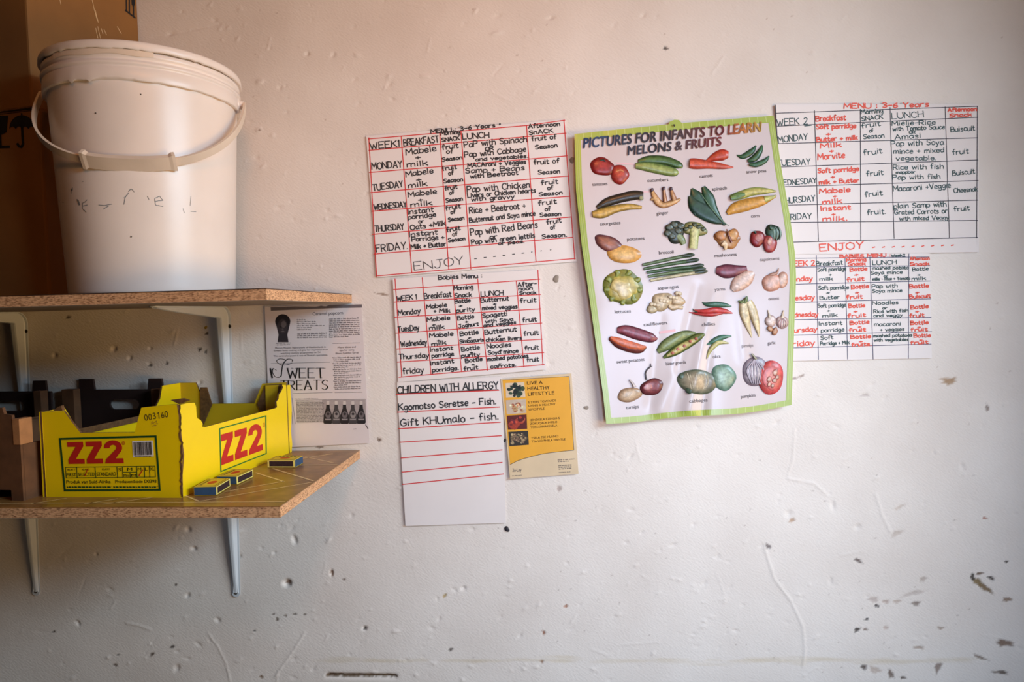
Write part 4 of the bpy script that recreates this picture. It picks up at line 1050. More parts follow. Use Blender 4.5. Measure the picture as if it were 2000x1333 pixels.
# --- first babies menu
t, off = paper('menu_sheet', 'smaller week 1 babies menu with red grid, between the large menu and the allergy list', 'menu sheet', [(767, 545), (1053, 527), (1067, 722), (778, 747)], .0042, .0006, 2, group='handwritten menus on the wall')
f = fnof(off, (750, 510), 5.332, .0003); f2 = fnof(off, (750, 510), 5.332, .0005)
b = MB()
lines(b, [((100, 298), (1625, 190)), ((105, 428), (1630, 350)), ((108, 588), (1635, 500)), ((125, 755), (1645, 648)), ((135, 918), (1650, 815)), ((140, 1055), (1665, 955)), ((155, 1212), (1670, 1080)),
          ((115, 185), (185, 1210)), ((398, 175), (490, 1185)), ((712, 195), (808, 1155)), ((975, 185), (1078, 1140)), ((1378, 205), (1458, 1105)), ((1603, 95), (1655, 1085))], 9, f)
b.build('ruled_grid', M['penred'], t)
b = MB()
for s, x0, y0, x1, y1, h in (
 ('Babies Menu :', 568, 196, 1022, 172, 52), ('WEEK 1', 135, 418, 345, 400, 58), ('Breakfast', 422, 398, 702, 372, 66), ('Morning', 728, 305, 928, 290, 52), ('Snack', 738, 386, 915, 370, 54), ('LUNCH', 1012, 370, 1245, 356, 60), ('After-', 1395, 270, 1590, 255, 52), ('noon', 1405, 310, 1548, 298, 44), ('Snack', 1410, 352, 1588, 344, 40),
 ('Monday', 150, 570, 380, 545, 64), ('Mabele', 445, 500, 655, 476, 48), ('+ Milk', 520, 540, 688, 534, 46), ('Bottle', 740, 444, 900, 428, 46), ('+', 785, 484, 815, 480, 36), ('purity', 755, 540, 948, 520, 48), ('Butternut', 1012, 432, 1300, 410, 52), ('+', 1140, 466, 1170, 462, 36), ('mixed veggies', 1025, 510, 1390, 494, 46), ('fruit', 1422, 440, 1585, 428, 54),
 ('TuesDay', 148, 742, 368, 720, 66), ('Mabele', 450, 632, 688, 612, 48), ('+', 505, 684, 535, 680, 36), ('milk', 475, 722, 632, 706, 50), ('Bottle', 768, 616, 938, 598, 48), ('+', 848, 648, 876, 644, 34), ('Joghurt', 780, 702, 985, 672, 44), ('Spagetti', 1028, 596, 1285, 568, 50), ('with Soya', 1058, 648, 1345, 622, 40), ('and veggies', 1040, 690, 1375, 655, 40), ('fruit', 1445, 640, 1590, 628, 52),
 ('Wednesday', 180, 895, 448, 868, 62), ('Mabele', 475, 800, 722, 778, 50), ('+', 555, 846, 585, 842, 34), ('milk', 498, 888, 650, 868, 50), ('Bottle', 795, 782, 985, 762, 52), ('+', 878, 818, 906, 814, 34), ('Simbacurls', 788, 858, 1040, 838, 42), ('Butternut', 1052, 768, 1380, 732, 56), ('+', 1190, 800, 1218, 796, 34), ('chicken livers', 1065, 842, 1435, 818, 44), ('fruit', 1460, 782, 1610, 768, 52),
 ('Thursday', 155, 1025, 468, 1005, 58), ('Instant', 480, 946, 718, 926, 48), ('porridge', 500, 1008, 728, 985, 48), ('Bottle', 812, 945, 998, 918, 52), ('+', 898, 972, 926, 968, 34), ('purity', 808, 1005, 998, 990, 44), ('Noodles', 1075, 912, 1325, 892, 52), ('+', 1205, 946, 1232, 942, 34), ('Soya mince', 1085, 978, 1400, 955, 46), ('fruit', 1470, 934, 1612, 920, 52),
 ('friday', 200, 1180, 415, 1160, 70), ('Instant', 485, 1088, 728, 1062, 50), ('porridge.', 505, 1160, 778, 1135, 50), ('Bottle', 850, 1062, 1025, 1040, 46), ('+', 915, 1094, 942, 1090, 32), ('fruit', 835, 1145, 980, 1128, 48), ('mashed potatoes', 1080, 1045, 1502, 1005, 46), ('+', 1195, 1086, 1222, 1082, 32), ('carrots.', 1110, 1118, 1375, 1098, 42), ('fruit', 1492, 1055, 1612, 1042, 52)):
    write(b, s, (x0, y0), (x1, y1), h, 10.5, f2)
b.build('handwriting', M['penblack'], t)

# --- allergy list
t, off = paper('allergy_list', 'white portrait sheet listing children with allergies, with red ruled lines and blank lower half', 'notice', [(775, 747), (981, 736), (988, 1022), (792, 1028)], .0028, .0006, 3)
f = fnof(off, (750, 720), 4.167, .0003); f2 = fnof(off, (750, 720), 4.167, .0005)
b = MB(); lines(b, [((100, 212), (935, 178)), ((110, 357), (940, 315)), ((120, 492), (948, 438)), ((128, 602), (955, 548)), ((138, 730), (962, 664)), ((145, 845), (962, 766)), ((150, 945), (973, 860))], 8, f); b.build('ruled_line', M['penred'], t)
b = MB()
for s, x0, y0, x1, y1, h in (('CHILDREN WITH ALLERGY', 112, 205, 932, 162, 66), ('Kgomotso Seretse - Fish.', 120, 342, 912, 290, 60), ('Gift KHUmalo - fish.', 135, 472, 932, 414, 66)):
    write(b, s, (x0, y0), (x1, y1), h, 9.5, f2)
ribbon(b, seglen([(105, 205), (930, 172)], 40), 5, f2)
b.build('handwriting', M['penblack'], t)

# --- second weekly menu
t, off = paper('menu_sheet', 'large white week 2 children menu with black grid and orange-red breakfast words', 'menu sheet', [(1514, 204), (1911, 203), (1912, 493), (1534, 497)], .0042, .0007, 4, group='handwritten menus on the wall')
f = fnof(off, (1490, 180), 4.166, .0003); f2 = fnof(off, (1490, 180), 4.166, .0005)
b = MB()
lines(b, [((102, 172), (1748, 115)), ((112, 278), (1748, 205)), ((125, 420), (1748, 372)), ((148, 610), (1750, 553)), ((150, 772), (1752, 720)), ((155, 922), (1750, 880)), ((160, 1062), (1748, 1045)), ((165, 1224), (1748, 1183)),
          ((102, 105), (165, 1222)), ((420, 150), (452, 1218)), ((793, 140), (797, 1212)), ((1035, 125), (1068, 1192)), ((1483, 120), (1518, 1185)), ((1745, 115), (1740, 1187))], 6.2, f)
b.build('ruled_grid', M['penbluedark'], t)
b = MB()
for s, x0, y0, x1, y1, h in (
 ('WEEK 2', 118, 275, 365, 262, 62), ('MONDAY', 128, 410, 365, 388, 58), ('TUESDAY', 118, 602, 388, 588, 56), ('WEDNESDAY', 130, 762, 438, 738, 50), ('THURSDAY', 150, 908, 425, 888, 54), ('FRIDAY', 190, 1042, 398, 1030, 54),
 ('Morning', 800, 180, 978, 165, 40), ('SNACK', 805, 236, 978, 215, 38), ('LUNCH', 1052, 218, 1310, 202, 56),
 ('fruit', 805, 294, 958, 275, 46), ('of', 868, 328, 900, 325, 34), ('Season', 818, 382, 990, 370, 42), ('Mielie-Rice', 1050, 272, 1405, 262, 42), ('with Tomato Sauce', 1058, 316, 1480, 300, 40), ('OR', 1192, 338, 1240, 336, 26), ('Amasi', 1075, 386, 1285, 372, 46), ('Buiscuit', 1530, 325, 1725, 310, 48),
 ('fruit', 822, 515, 972, 498, 50), ('Pap with Soya', 1045, 442, 1472, 428, 50), ('mince + mixed', 1065, 502, 1475, 490, 44), ('vegetable.', 1085, 556, 1410, 552, 40), ('fruit', 1545, 512, 1675, 500, 50),
 ('fruit', 845, 685, 982, 672, 48), ('Rice with fish', 1062, 632, 1472, 622, 46), ('mappbor', 1085, 664, 1240, 660, 26), ('Pap with fish', 1058, 714, 1445, 704, 44), ('Buiscuit', 1545, 680, 1725, 662, 46),
 ('fruit', 832, 855, 975, 838, 50), ('Macaroni +Veggie', 1062, 810, 1530, 778, 50), ('Cheesnak', 1555, 820, 1748, 806, 42),
 ('fruit.', 850, 1002, 1002, 990, 50), ('plain Samp with', 1068, 948, 1495, 930, 46), ('Grated Carrots or', 1072, 998, 1502, 985, 44), ('with mixed Veggy', 1112, 1045, 1515, 1036, 36), ('fruit', 1558, 972, 1682, 962, 46)):
    write(b, s, (x0, y0), (x1, y1), h, 6.6, f2)
ribbon(b, [(340, 276), (395, 270)], 7, f2)
b.build('handwriting', M['pengreen'], t, )
b = MB()
for s, x0, y0, x1, y1, h in (
 ('MENU : 3-6 Years', 660, 134, 1350, 118, 46), ('Breakfast', 432, 236, 675, 226, 48), ('Afternoon', 1505, 160, 1740, 150, 34), ('Snack', 1520, 205, 1700, 195, 34),
 ('Soft porridge', 435, 300, 758, 290, 42), ('+', 520, 358, 552, 354, 36), ('Butter + milk', 440, 405, 770, 386, 42), ('Milk', 468, 455, 640, 445, 42), ('+', 545, 496, 578, 492, 36), ('Morvite', 448, 550, 668, 534, 54),
 ('Soft porridge', 448, 660, 782, 640, 42), ('+', 556, 706, 586, 702, 36), ('milk + Butter', 460, 752, 782, 732, 38), ('Mabele', 462, 826, 712, 812, 44), ('+', 575, 864, 604, 860, 34), ('milk', 488, 914, 645, 902, 44),
 ('Instant', 470, 966, 715, 956, 42), ('+', 562, 1010, 590, 1006, 30), ('milk.', 488, 1052, 688, 1045, 42), ('ENJOY', 465, 1295, 820, 1272, 64)):
    write(b, s, (x0, y0), (x1, y1), h, 9.5, f2)
for k in range(9):
    x = 893 + k * 80; y = 1266 - k * 2; ribbon(b, [(x, y), (x + 18, y - 5)], 9, f2)
b.build('red_handwriting', M['penred2'], t)

# --- second babies menu
t, off = paper('menu_sheet', 'smaller week 2 babies menu, its day column half hidden behind the vegetable poster', 'menu sheet', [(1530, 497), (1816, 494), (1820, 700), (1522, 706)], .0028, .0005, 5, group='handwritten menus on the wall')
f = fnof(off, (1500, 470), 5.333, .0003); f2 = fnof(off, (1500, 470), 5.333, .0005)
b = MB()
lines(b, [((190, 187), (1680, 172)), ((190, 279), (1685, 262)), ((190, 458), (1690, 422)), ((185, 648), (1695, 608)), ((180, 828), (1700, 803)), ((175, 990), (1705, 950)), ((170, 1122), (1700, 1080)),
          ((503, 155), (525, 1240)), ((802, 175), (830, 1238)), ((1062, 170), (1095, 1238)), ((1467, 140), (1462, 1230))], 7, f)
b.build('ruled_grid', M['penblue'], t)
b = MB()
for s, x0, y0, x1, y1, h in (
 ('Week2', 1285, 172, 1430, 166, 30), ('Breakfast', 508, 266, 778, 252, 54), ('LUNCH', 1092, 256, 1340, 246, 50), ('Soft porridge', 518, 325, 815, 312, 44), ('+', 638, 372, 662, 370, 32), ('milk', 540, 420, 675, 414, 38), ('mashed potato', 1088, 302, 1465, 298, 38), ('Soya mince', 1072, 356, 1400, 346, 40), ('or', 1210, 384, 1250, 382, 26), ('milie - Rice + Tomato', 1090, 418, 1480, 408, 34), ('Bottle', 1508, 320, 1672, 310, 44), ('+', 1560, 374, 1590, 372, 34), ('milk', 1500, 416, 1645, 408, 40),
 ('Soft porridge', 528, 515, 842, 505, 46), ('+', 612, 560, 645, 556, 34), ('Butter', 542, 620, 745, 606, 44), ('Pap with', 1085, 496, 1350, 488, 44), ('Soya mince', 1085, 546, 1398, 536, 40), ('Soft porridge', 520, 702, 812, 690, 44), ('+', 620, 748, 648, 745, 32), ('milk', 570, 802, 725, 794, 42), ('Noodles', 1090, 672, 1360, 662, 42), ('or', 1195, 718, 1245, 714, 32), ('Rice with fish', 1102, 756, 1462, 746, 40), ('and veggy', 1102, 800, 1402, 792, 36),
 ('Instant', 530, 888, 775, 876, 46), ('porridge', 555, 955, 795, 945, 44), ('macaroni', 1108, 894, 1382, 886, 44), ('+ veggies', 1170, 948, 1420, 940, 38), ('Soft', 550, 1035, 680, 1028, 46), ('Porridge + Milk', 545, 1092, 850, 1080, 42), ('mashed potatoes', 1100, 1008, 1502, 1000, 36), ('with vegetables', 1105, 1052, 1465, 1046, 36)):
    write(b, s, (x0, y0), (x1, y1), h, 8, f2)
b.build('handwriting', M['pengreen'], t)
b = MB()
for s, x0, y0, x1, y1, h in (
 ('BABIES MENU :', 750, 180, 1275, 166, 34), ('WEEK 2', 205, 272, 490, 258, 62), ('Morning', 818, 222, 1022, 212, 40), ('Snack', 835, 265, 1015, 256, 40), ('Afternoon', 1480, 206, 1682, 200, 36), ('Snack', 1480, 262, 1680, 256, 36),
 ('Monday', 195, 430, 465, 418, 56), ('Bottle', 858, 325, 1035, 312, 46), ('+', 905, 374, 940, 370, 34), ('fruit', 825, 430, 1002, 420, 50), ('Tuesday', 190, 632, 488, 612, 56), ('Bottle', 870, 505, 1050, 495, 46), ('+', 915, 560, 950, 556, 34), ('fruit', 820, 612, 985, 602, 48), ('Bottle', 1478, 500, 1675, 488, 46), ('+', 1540, 558, 1575, 554, 34), ('Buiscuit', 1478, 606, 1692, 592, 44),
 ('Wednesday', 182, 806, 522, 788, 54), ('Bottle', 842, 702, 1012, 694, 44), ('+', 895, 755, 930, 752, 34), ('fruit', 832, 805, 1018, 795, 46), ('Bottle', 1490, 715, 1672, 702, 44), ('+', 1540, 755, 1572, 752, 32), ('fruit', 1478, 804, 1628, 794, 44), ('Thursday', 178, 965, 512, 945, 54), ('Bottle', 855, 878, 1055, 866, 44), ('+', 940, 915, 970, 912, 30), ('fruit', 845, 955, 1018, 946, 44), ('Bottle', 1485, 880, 1672, 870, 44), ('+', 1560, 920, 1590, 916, 30), ('fruit', 1490, 950, 1662, 942, 42),
 ('Friday', 200, 1110, 488, 1090, 64), ('Bottle', 862, 1024, 1072, 1016, 42), ('+', 955, 1066, 985, 1062, 30), ('fruits.', 872, 1106, 1078, 1096, 42), ('Bottle', 1522, 1012, 1695, 1004, 42), ('+', 1580, 1052, 1608, 1050, 30), ('fruit', 1485, 1084, 1668, 1074, 40)):
    write(b, s, (x0, y0), (x1, y1), h, 11, f2)
b.build('red_handwriting', M['penred2'], t)

# --- newspaper recipe copy
t, off = paper('recipe_page', 'grey photocopied caramel popcorn recipe page under the end of the upper shelf', 'recipe page', [(517, 599), (706, 595), (722, 866), (528, 876)], .0028, .0008, 6, 'paper_old')
O, S = (510, 580), 978 / 220
f = fnof(off, O, S, .0003); f2 = fnof(off, O, S, .0005); f3 = fnof(off, O, S, .0007)
b = MB(); cL = lin
def shp(mb, pts, fn, col): mb.add([fn(x, y) for x, y in pts], [tuple(range(len(pts)))], 0, lin(col))
def ell(mb, cx, cy, rx, ry, fn, col, rot=0, n=22):
    shp(mb, [(cx + rx * math.cos(a) * math.cos(rot) - ry * math.sin(a) * math.sin(rot), cy + rx * math.cos(a) * math.sin(rot) + ry * math.sin(a) * math.cos(rot)) for a in np.linspace(0, 2 * math.pi, n + 1)[:-1]], fn, col)
shp(b, [(82, 90), (300, 84), (480, 86), (520, 78), (560, 84), (590, 74), (640, 74), (876, 66), (876, 94), (600, 100), (85, 122)], f, (112, 104, 108))
b.build('header_bar', M['flatprint'], t)
b = MB()
ell(b, 188, 215, 66, 64, f, (34, 30, 36)); shp(b, [(130, 240), (250, 240), (228, 330), (238, 395), (142, 395), (152, 330)], f, (52, 46, 52))
ell(b, 186, 258, 42, 66, f2, (62, 54, 58)); ell(b, 196, 240, 22, 30, f3, (104, 94, 94)); ell(b, 168, 262, 8, 5, f3, (26, 22, 26)); ell(b, 206, 262, 8, 5, f3, (26, 22, 26)); ell(b, 187, 284, 8, 10, f3, (88, 78, 80)); ell(b, 187, 303, 16, 5, f3, (120, 108, 108))
b.build('portrait_print', M['flatprint'], t)
b = MB()
for k in range(5):
    x = 580 + k * 72; wv_ = 40
    shp(b, [(x - 14, 932), (x + 14, 932), (x + 16, 968), (x + 36, 1030), (x + 40, 1090), (x + 32, 1104), (x - 32, 1104), (x - 40, 1090), (x - 36, 1030), (x - 16, 968)], f2, (36, 34, 40) if k % 2 == 0 else (70, 66, 70))
    shp(b, [(x - 12, 906), (x + 12, 906), (x + 13, 938), (x - 13, 938)], f3, (214, 204, 200))
    ell(b, x + 2, 1026, 24, 30, f3, (112, 104, 108) if k % 2 == 0 else (150, 142, 142)); ell(b, x + 2, 1018, 12, 12, f3 if False else fnof(off, O, S, .0009), (52, 46, 52)); shp(b, [(x - 26, 1060), (x + 28, 1060), (x + 26, 1072), (x - 24, 1072)], f3, (150, 142, 144))
b.build('bottle_print', M['flatprint'], t)
b = MB(); shp(b, [(528, 896), (908, 894), (912, 1100), (900, 1098), (535, 1095)], f, (176, 164, 164)); shp(b, [(302, 906), (528, 902), (535, 1092), (312, 1098)], f, (196, 186, 184)); b.build('tinted_panel', M['flatprint'], t)
b = MB()
NB = (math.cos(math.radians(80)), math.sin(math.radians(80)))
def serif(s, x0, y0, x1, y1, h, wpx):
    write(b, s, (x0, y0), (x1, y1), h, wpx, f2, .02, nib=(1.0, 0.18))
    dx = (x1 - x0)
serif('WEET', 232, 706, 548, 704, 84, 10); serif('TREATS', 168, 812, 580, 806, 82, 10)
for x, y in ((232, 622), (270, 622), (300, 622), (330, 622), (345, 622), (420, 622), (480, 622), (548, 622), (170, 740), (265, 740), (520, 725), (345, 806), (420, 806), (520, 704), (440, 704)):
    ribbon(b, [(x - 8, y), (x + 10, y)], 3.5, f2)
ribbon(b, catmull([(272, 560), (268, 545), (225, 545), (190, 590), (180, 640), (172, 690), (130, 698), (100, 660), (105, 625), (135, 640)], 8), 8, f2, None, (0.9, .45))
ribbon(b, catmull([(270, 575), (230, 590), (170, 590), (136, 560), (160, 540), (205, 545)], 8), 5, f2)
ribbon(b, [(80, 625), (96, 702)], 15, f2)
ribbon(b, [(908, 1112), (928, 1146)], 6, f2); ribbon(b, [(800, 1150), (826, 1148)], 4, f2)
b.build('headline', M['black'], t)
b = MB()
typeset(b, 'Caramel popcorn', (448, 162), (712, 152), 30, f2)
for s, x0, y0, x1, y1, h in (('Monica Rhulani Nghonyeule of Meadowlands in', 122, 452, 562, 442, 15), ('Soweto loves cooking and gets her inspiration from', 110, 475, 580, 465, 15), ('watching cookery programmes on TV.', 170, 498, 520, 490, 15), ("This caramel popcorn is one of Monica's specialities.", 108, 522, 580, 512, 15),
                             ('More ideas and', 666, 448, 822, 442, 17), ('tips for using', 680, 474, 808, 468, 17), ('Illovo Golden Syrup', 648, 500, 848, 492, 17)):
    typeset(b, s, (x0, y0), (x1, y1), h, f2)
b.build('printed_text', M['grey_ink'], t)
b = MB(); random.seed(21)
def greek(x0, y0, x1, y1, hh):
    """a line of body type too small to read, as broken strokes"""
    x = x0
    while x < x1 - 4:
        l_ = min(random.uniform(10, 38), x1 - x)
        yy = y0 + (y1 - y0) * (x - x0) / (x1 - x0)
        q = x
        while q < x + l_ - 2:
            a = hh * random.choice([.6, .6, .6, 1.0]); ribbon(b, [(q, yy), (q + 1, yy - a)], 2.0, f2); ribbon(b, [(q, yy - hh * .3), (q + 3.4, yy - hh * .35)], 1.8, f2); q += 4.6
        x += l_ + 6
for k in range(6): greek(312, 205 + k * 17, (385, 480, 480, 550, 440, 440)[k], 203 + k * 17, 10)
for k in range(3): greek(315, 328 + k * 16, 572, 322 + k * 16, 11)
for k in range(10): greek(592, 198 + k * 17.5, 858 if k < 9 else 760, 190 + k * 17.5, 12)
for k in range(17):
    greek(628 + k * .8, 535 + k * 17, 870 if k % 3 != 2 else 760, 528 + k * 17, 11)
    if k % 3 == 0: ell(b, 628 + k * .8 - 6, 530 + k * 17, 4, 4, f2, (90, 84, 88))
for k in range(14): greek(308, 924 + k * 12.5, 545, 920 + k * 12.5, 7)
greek(300, 892, 495, 888, 7); greek(130, 408, 260, 404, 8); greek(138, 422, 250, 418, 8); greek(96, 108, 286, 98, 10)
for a, c in (((620, 406), (858, 400)), ((86, 580), (600, 568)), ((280, 840), (620, 832)), ((640, 834), (878, 830)), ((255, 880), (275, 1108)), ((270, 880), (298, 1105)), ((300, 900), (908, 890))): ribbon(b, seglen([a, c], 40), 2.6, f2)
b.build('small_print', M['grey_ink'], t)

# --- healthy lifestyle leaflet
t, off = paper('health_leaflet', 'creased orange and cream healthy lifestyle leaflet taped beside the allergy list', 'leaflet', [(978, 741), (1116, 730), (1130, 926), (996, 936)], .0032, .0017, 7, 'leaflet')
O, S = (970, 720), 1030 / 170
off0 = off
f = fnof(off, O, S, .0003); f2 = fnof(off, O, S, .0005); f3 = fnof(off, O, S, .0007); f4b = fnof(off, O, S, .0009)
b = MB()
top_ = [(70 + (858 - 70) * k / 8, 140 - 46 * k / 8) for k in range(9)]
bot_ = [(160, 1140), (240, 1098), (330, 1066), (430, 1040), (530, 1016), (640, 998), (760, 985), (840, 975), (915, 968)]
for k in range(8):
    for q in range(10):
        g = lambda k_, q_: (top_[k_][0] + (bot_[k_][0] - top_[k_][0]) * q_ / 10, top_[k_][1] + (bot_[k_][1] - top_[k_][1]) * q_ / 10)
        b.add([f(*g(k, q)), f(*g(k, q + 1)), f(*g(k + 1, q + 1)), f(*g(k + 1, q))], [(0, 1, 2, 3)])
b.build('orange_panel', M['orange'], t)
b = MB()
ribbon(b, bot_, 5, f2); ribbon(b, seglen([(858, 94), (915, 968)], 60), 4, f2); ribbon(b, seglen([(70, 140), (858, 94)], 60), 4, f2)
for s, x0, y0, x1, y1, h in (('LIVE A', 360, 192, 545, 184, 40), ('HEALTHY', 366, 260, 630, 246, 42), ('LIFESTYLE', 372, 326, 684, 306, 42)): typeset(b, s, (x0, y0), (x1, y1), h, f2, .012)
for s, x0, y0, x1, y1, h in (('5 STEPS TOWARDS', 376, 416, 706, 392, 26), ('LIVING A HEALTHY', 380, 456, 698, 434, 26), ('LIFESTYLE', 382, 500, 568, 488, 26), ('IZINDLELA EZINGU-5', 396, 625, 746, 600, 26), ('ZOKUQALA IMPILO', 396, 668, 718, 646, 26), ('YOKUZINAKEKELA', 402, 710, 720, 688, 26), ('TSELA TSE HLANO', 410, 838, 730, 812, 26), ('TSA HO PHELA HANTLE', 414, 878, 815, 850, 26)):
    typeset(b, s, (x0, y0), (x1, y1), h, f2, .008)
b.build('printed_text', M['black'], t)
b = MB(); random.seed(9)
def greek2(x0, y0, x1, y1, hh):
    x = x0
    while x < x1 - 4:
        l_ = min(random.uniform(12, 40), x1 - x); q = x
        while q < x + l_ - 2:
            yy = y0 + (y1 - y0) * (q - x0) / (x1 - x0); ribbon(b, [(q, yy), (q + 1, yy - hh)], 3, f2); ribbon(b, [(q, yy - hh * .4), (q + 5, yy - hh * .4)], 2.4, f2); q += 7
        x += l_ + 8
greek2(725, 1090, 925, 1078, 10); greek2(730, 1110, 860, 1102, 8); greek2(732, 1158, 890, 1148, 11); greek2(736, 1178, 885, 1168, 11); greek2(738, 1198, 890, 1186, 11); greek2(738, 1238, 870, 1228, 8); greek2(186, 1276, 300, 1268, 6)
write(b, 'Jo-Loy', (190, 1225), (292, 1218), 36, 4, f2, .1)
b.build('small_print', M['grey_ink'], t)
random.seed(31)
pics = [((105, 175), (325, 162), (340, 338), (112, 348)), ((108, 378), (345, 362), (352, 528), (120, 545)), ((120, 560), (355, 545), (362, 715), (135, 728)), ((138, 752), (372, 738), (382, 905), (152, 922))]
for i, q in enumerate(pics):
    b = MB(); e = quadmap(q)
    shp(b, q, f2, [(226, 206, 178), (206, 186, 166), (96, 30, 26), (52, 46, 40)][i])
    if i == 0:
        for k in range(34):
            u, v = random.gauss(.5, .22), random.gauss(.52, .2); u = min(max(u, .1), .92); v = min(max(v, .12), .88); x, y = e(u, v)
            ell(b, x, y, random.uniform(16, 30), random.uniform(14, 24), lambda a, c, o=fnof(off, O, S, .0006 + k * .00001): o(a, c), random.choice([(30, 40, 32), (40, 56, 40), (26, 34, 30), (62, 82, 60)]), random.uniform(0, 3), 9)
    else:
        pal = [None, [(150, 60, 40), (196, 160, 110), (120, 50, 44), (220, 204, 170), (100, 84, 40), (170, 90, 60)], [(140, 40, 30), (170, 60, 40), (90, 24, 24), (120, 40, 50), (190, 90, 60)], [(150, 130, 96), (110, 90, 66), (180, 160, 120), (84, 66, 52), (130, 100, 80)]][i]
        for k in range((12, 12, 12, 30)[i]):
            u, v = random.uniform(.14, .86), random.uniform(.2 if i != 1 else .4, .84); x, y = e(u, v)
            rx = (0, 34, 44, 22)[i] * random.uniform(.7, 1.1)
            ell(b, x, y, rx, rx * random.uniform(.6, .95), fnof(off, O, S, .0006 + k * .00001), random.choice(pal), random.uniform(0, 3), 12)
            ell(b, x - rx * .2, y - rx * .2, rx * .4, rx * .3, fnof(off, O, S, .00061 + k * .00001), tuple(min(255, int(c * 1.2 + 14)) for c in random.choice(pal)), 0, 9)
    b.build('vegetable_photo', M['flatprint'], t)

# ------------------------------------------------------------------ embossed vegetable poster
t = thing('vegetable_poster', 'glossy embossed poster of vegetables with green border, pinned between the menus', 'poster', tuple(on_y(1335, 525, -.004)))
def lerp_tab(tab, v):
    for (a, xa), (c, xc) in zip(tab[:-1], tab[1:]):
        if v <= c: return xa + (xc - xa) * (v - a) / (c - a)
    return tab[-1][1]
LE = [(0, 1122), (.19, 1125), (.38, 1136), (.55, 1150), (.75, 1166), (.9, 1178), (1, 1184)]
RE = [(0, 1511), (.18, 1526), (.35, 1543), (.48, 1553), (.56, 1555), (.75, 1551), (1, 1546)]
def pedge(u, v):
    xl, xr = lerp_tab(LE, v), lerp_tab(RE, v)
    yl = 262 + (826 - 262) * v; yr = 226 + (793 - 226) * v
    x = xl + (xr - xl) * u; y = yl + (yr - yl) * u
    y += v * (2.5 * math.sin(u * 9 + 1) + 5 * math.sin(u * math.pi)) - (1 - v) * 2.0 * math.sin(u * math.pi)
    return x, y
def poff(x, y):
    u = (x - (1122 + .1 * (y - 250))) / 390; v = (y - 226) / 600
    h = .0105 + .006 * v + .0025 * math.sin(6 * u + 3 * v) + .004 * max(0, v - .4) * math.sin(11 * u + 2) - .003 * math.exp(-((u - .5) / .18) ** 2) * max(0, 1 - 3 * v)
    for (xa, ya, xb_, yb_, wd, am) in ((1395, 575, 1345, 800, 12, .0060), (1362, 560, 1325, 720, 10, -.0035), (1330, 690, 1290, 800, 14, .0040), (1440, 560, 1455, 700, 12, .0022), (1290, 620, 1270, 790, 10, -.002), (1385, 660, 1372, 810, 9, -.0045)):
        L2 = (xb_ - xa) ** 2 + (yb_ - ya) ** 2; s = max(0, min(1, ((x - xa) * (xb_ - xa) + (y - ya) * (yb_ - ya)) / L2))
        d = math.hypot(x - xa - s * (xb_ - xa), y - ya - s * (yb_ - ya)); h += .72 * am * math.exp(-(d / wd) ** 2) * (.4 + .6 * s)
    u_ = min(max(u, 0), 1)
    h += .010 * max(0, .14 - u_) / .14 * (1 if v < .35 else max(0, 1 - (v - .35) * 4)) ** 1 * .6
    return max(h, .0062)
sheet_grid(pedge, poff, 90, 110).build('vinyl_sheet', M['vinyl'], t)
PFN = lambda l: (lambda x, y: on_y(x, y, -(poff(x, y) + l)))
# border band
b = MB()
def uvp(u, v): return pedge(u, v)
BW, BH = .030, .020
def band(u0, v0, u1, v1, n, mbx, lift, horiz):
    for k in range(n):
        a, c = k / n, (k + 1) / n
        if horiz: q = [(u0 + (u1 - u0) * a, v0), (u0 + (u1 - u0) * a, v1), (u0 + (u1 - u0) * c, v1), (u0 + (u1 - u0) * c, v0)]
        else: q = [(u0, v0 + (v1 - v0) * a), (u0, v0 + (v1 - v0) * c), (u1, v0 + (v1 - v0) * c), (u1, v0 + (v1 - v0) * a)]
        mbx.add([PFN(lift)(*uvp(*p)) for p in q], [(0, 1, 2, 3)])
band(0.0, 0, 1, BH * 1.15, 90, b, .0004, True); band(0, 1 - BH, 1, 1, 90, b, .0004, True); band(0, BH, BW, 1 - BH, 110, b, .0004, False); band(1 - BW, BH, 1, 1 - BH, 110, b, .0004, False)
# rounded tab at the top middle
tab = [(1305, 245), (1308, 238), (1317, 234), (1326, 234.5), (1332, 241)]
b.add([on_y(x, y, -(poff(x, 246) + .0004)) for x, y in tab], [tuple(range(5))])
b.build('green_border', M['poster_green'], t)
b = MB()
for k in range(1, 24):
    u = k / 24
    band(u, .001, u + .0035, BH, 1, b, .0006, True); band(u, 1 - BH, u + .0035, .999, 1, b, .0006, True)
for u in (.010, .019):
    band(u, BH, u + .0022, 1 - BH, 110, b, .0006, False); band(1 - u - .0022, BH, 1 - u, 1 - BH, 110, b, .0006, False)
b.build('border_stripe', M['poster_tick'], t)

# title letters
CP = lambda x, y: (1100 + x / 4.165, 210 + y / 4.165)
def ramp_col(stops):
    def g(u):
        for (a, ca_), (c, cc) in zip(stops[:-1], stops[1:]):
            if u <= c:
                k = (u - a) / (c - a); return tuple(x * (1 - k) + y * k for x, y in zip(lin(ca_), lin(cc)))
        return lin(stops[-1][1])
    return g
b = MB()
fT = lambda x, y: PFN(.0022)(*CP(x, y)); fH = lambda x, y: PFN(.0012)(*CP(x, y))
st1 = ramp_col([(0, (22, 62, 110)), (.12, (34, 70, 104)), (.3, (34, 38, 52)), (.55, (60, 34, 40)), (.8, (130, 36, 36)), (.9, (206, 120, 40)), (1, (200, 160, 60))])
st2 = ramp_col([(0, (24, 36, 62)), (.4, (30, 30, 44)), (.7, (86, 32, 40)), (1, (136, 40, 44))])
typeset(b, 'PICTURES FOR INFANTS TO LEARN', (165, 330), (1608, 195), 84, fT, .045, st1, .16)
typeset(b, 'MELONS & FRUITS', (525, 388), (1285, 310), 76, fT, .045, st2, .16)
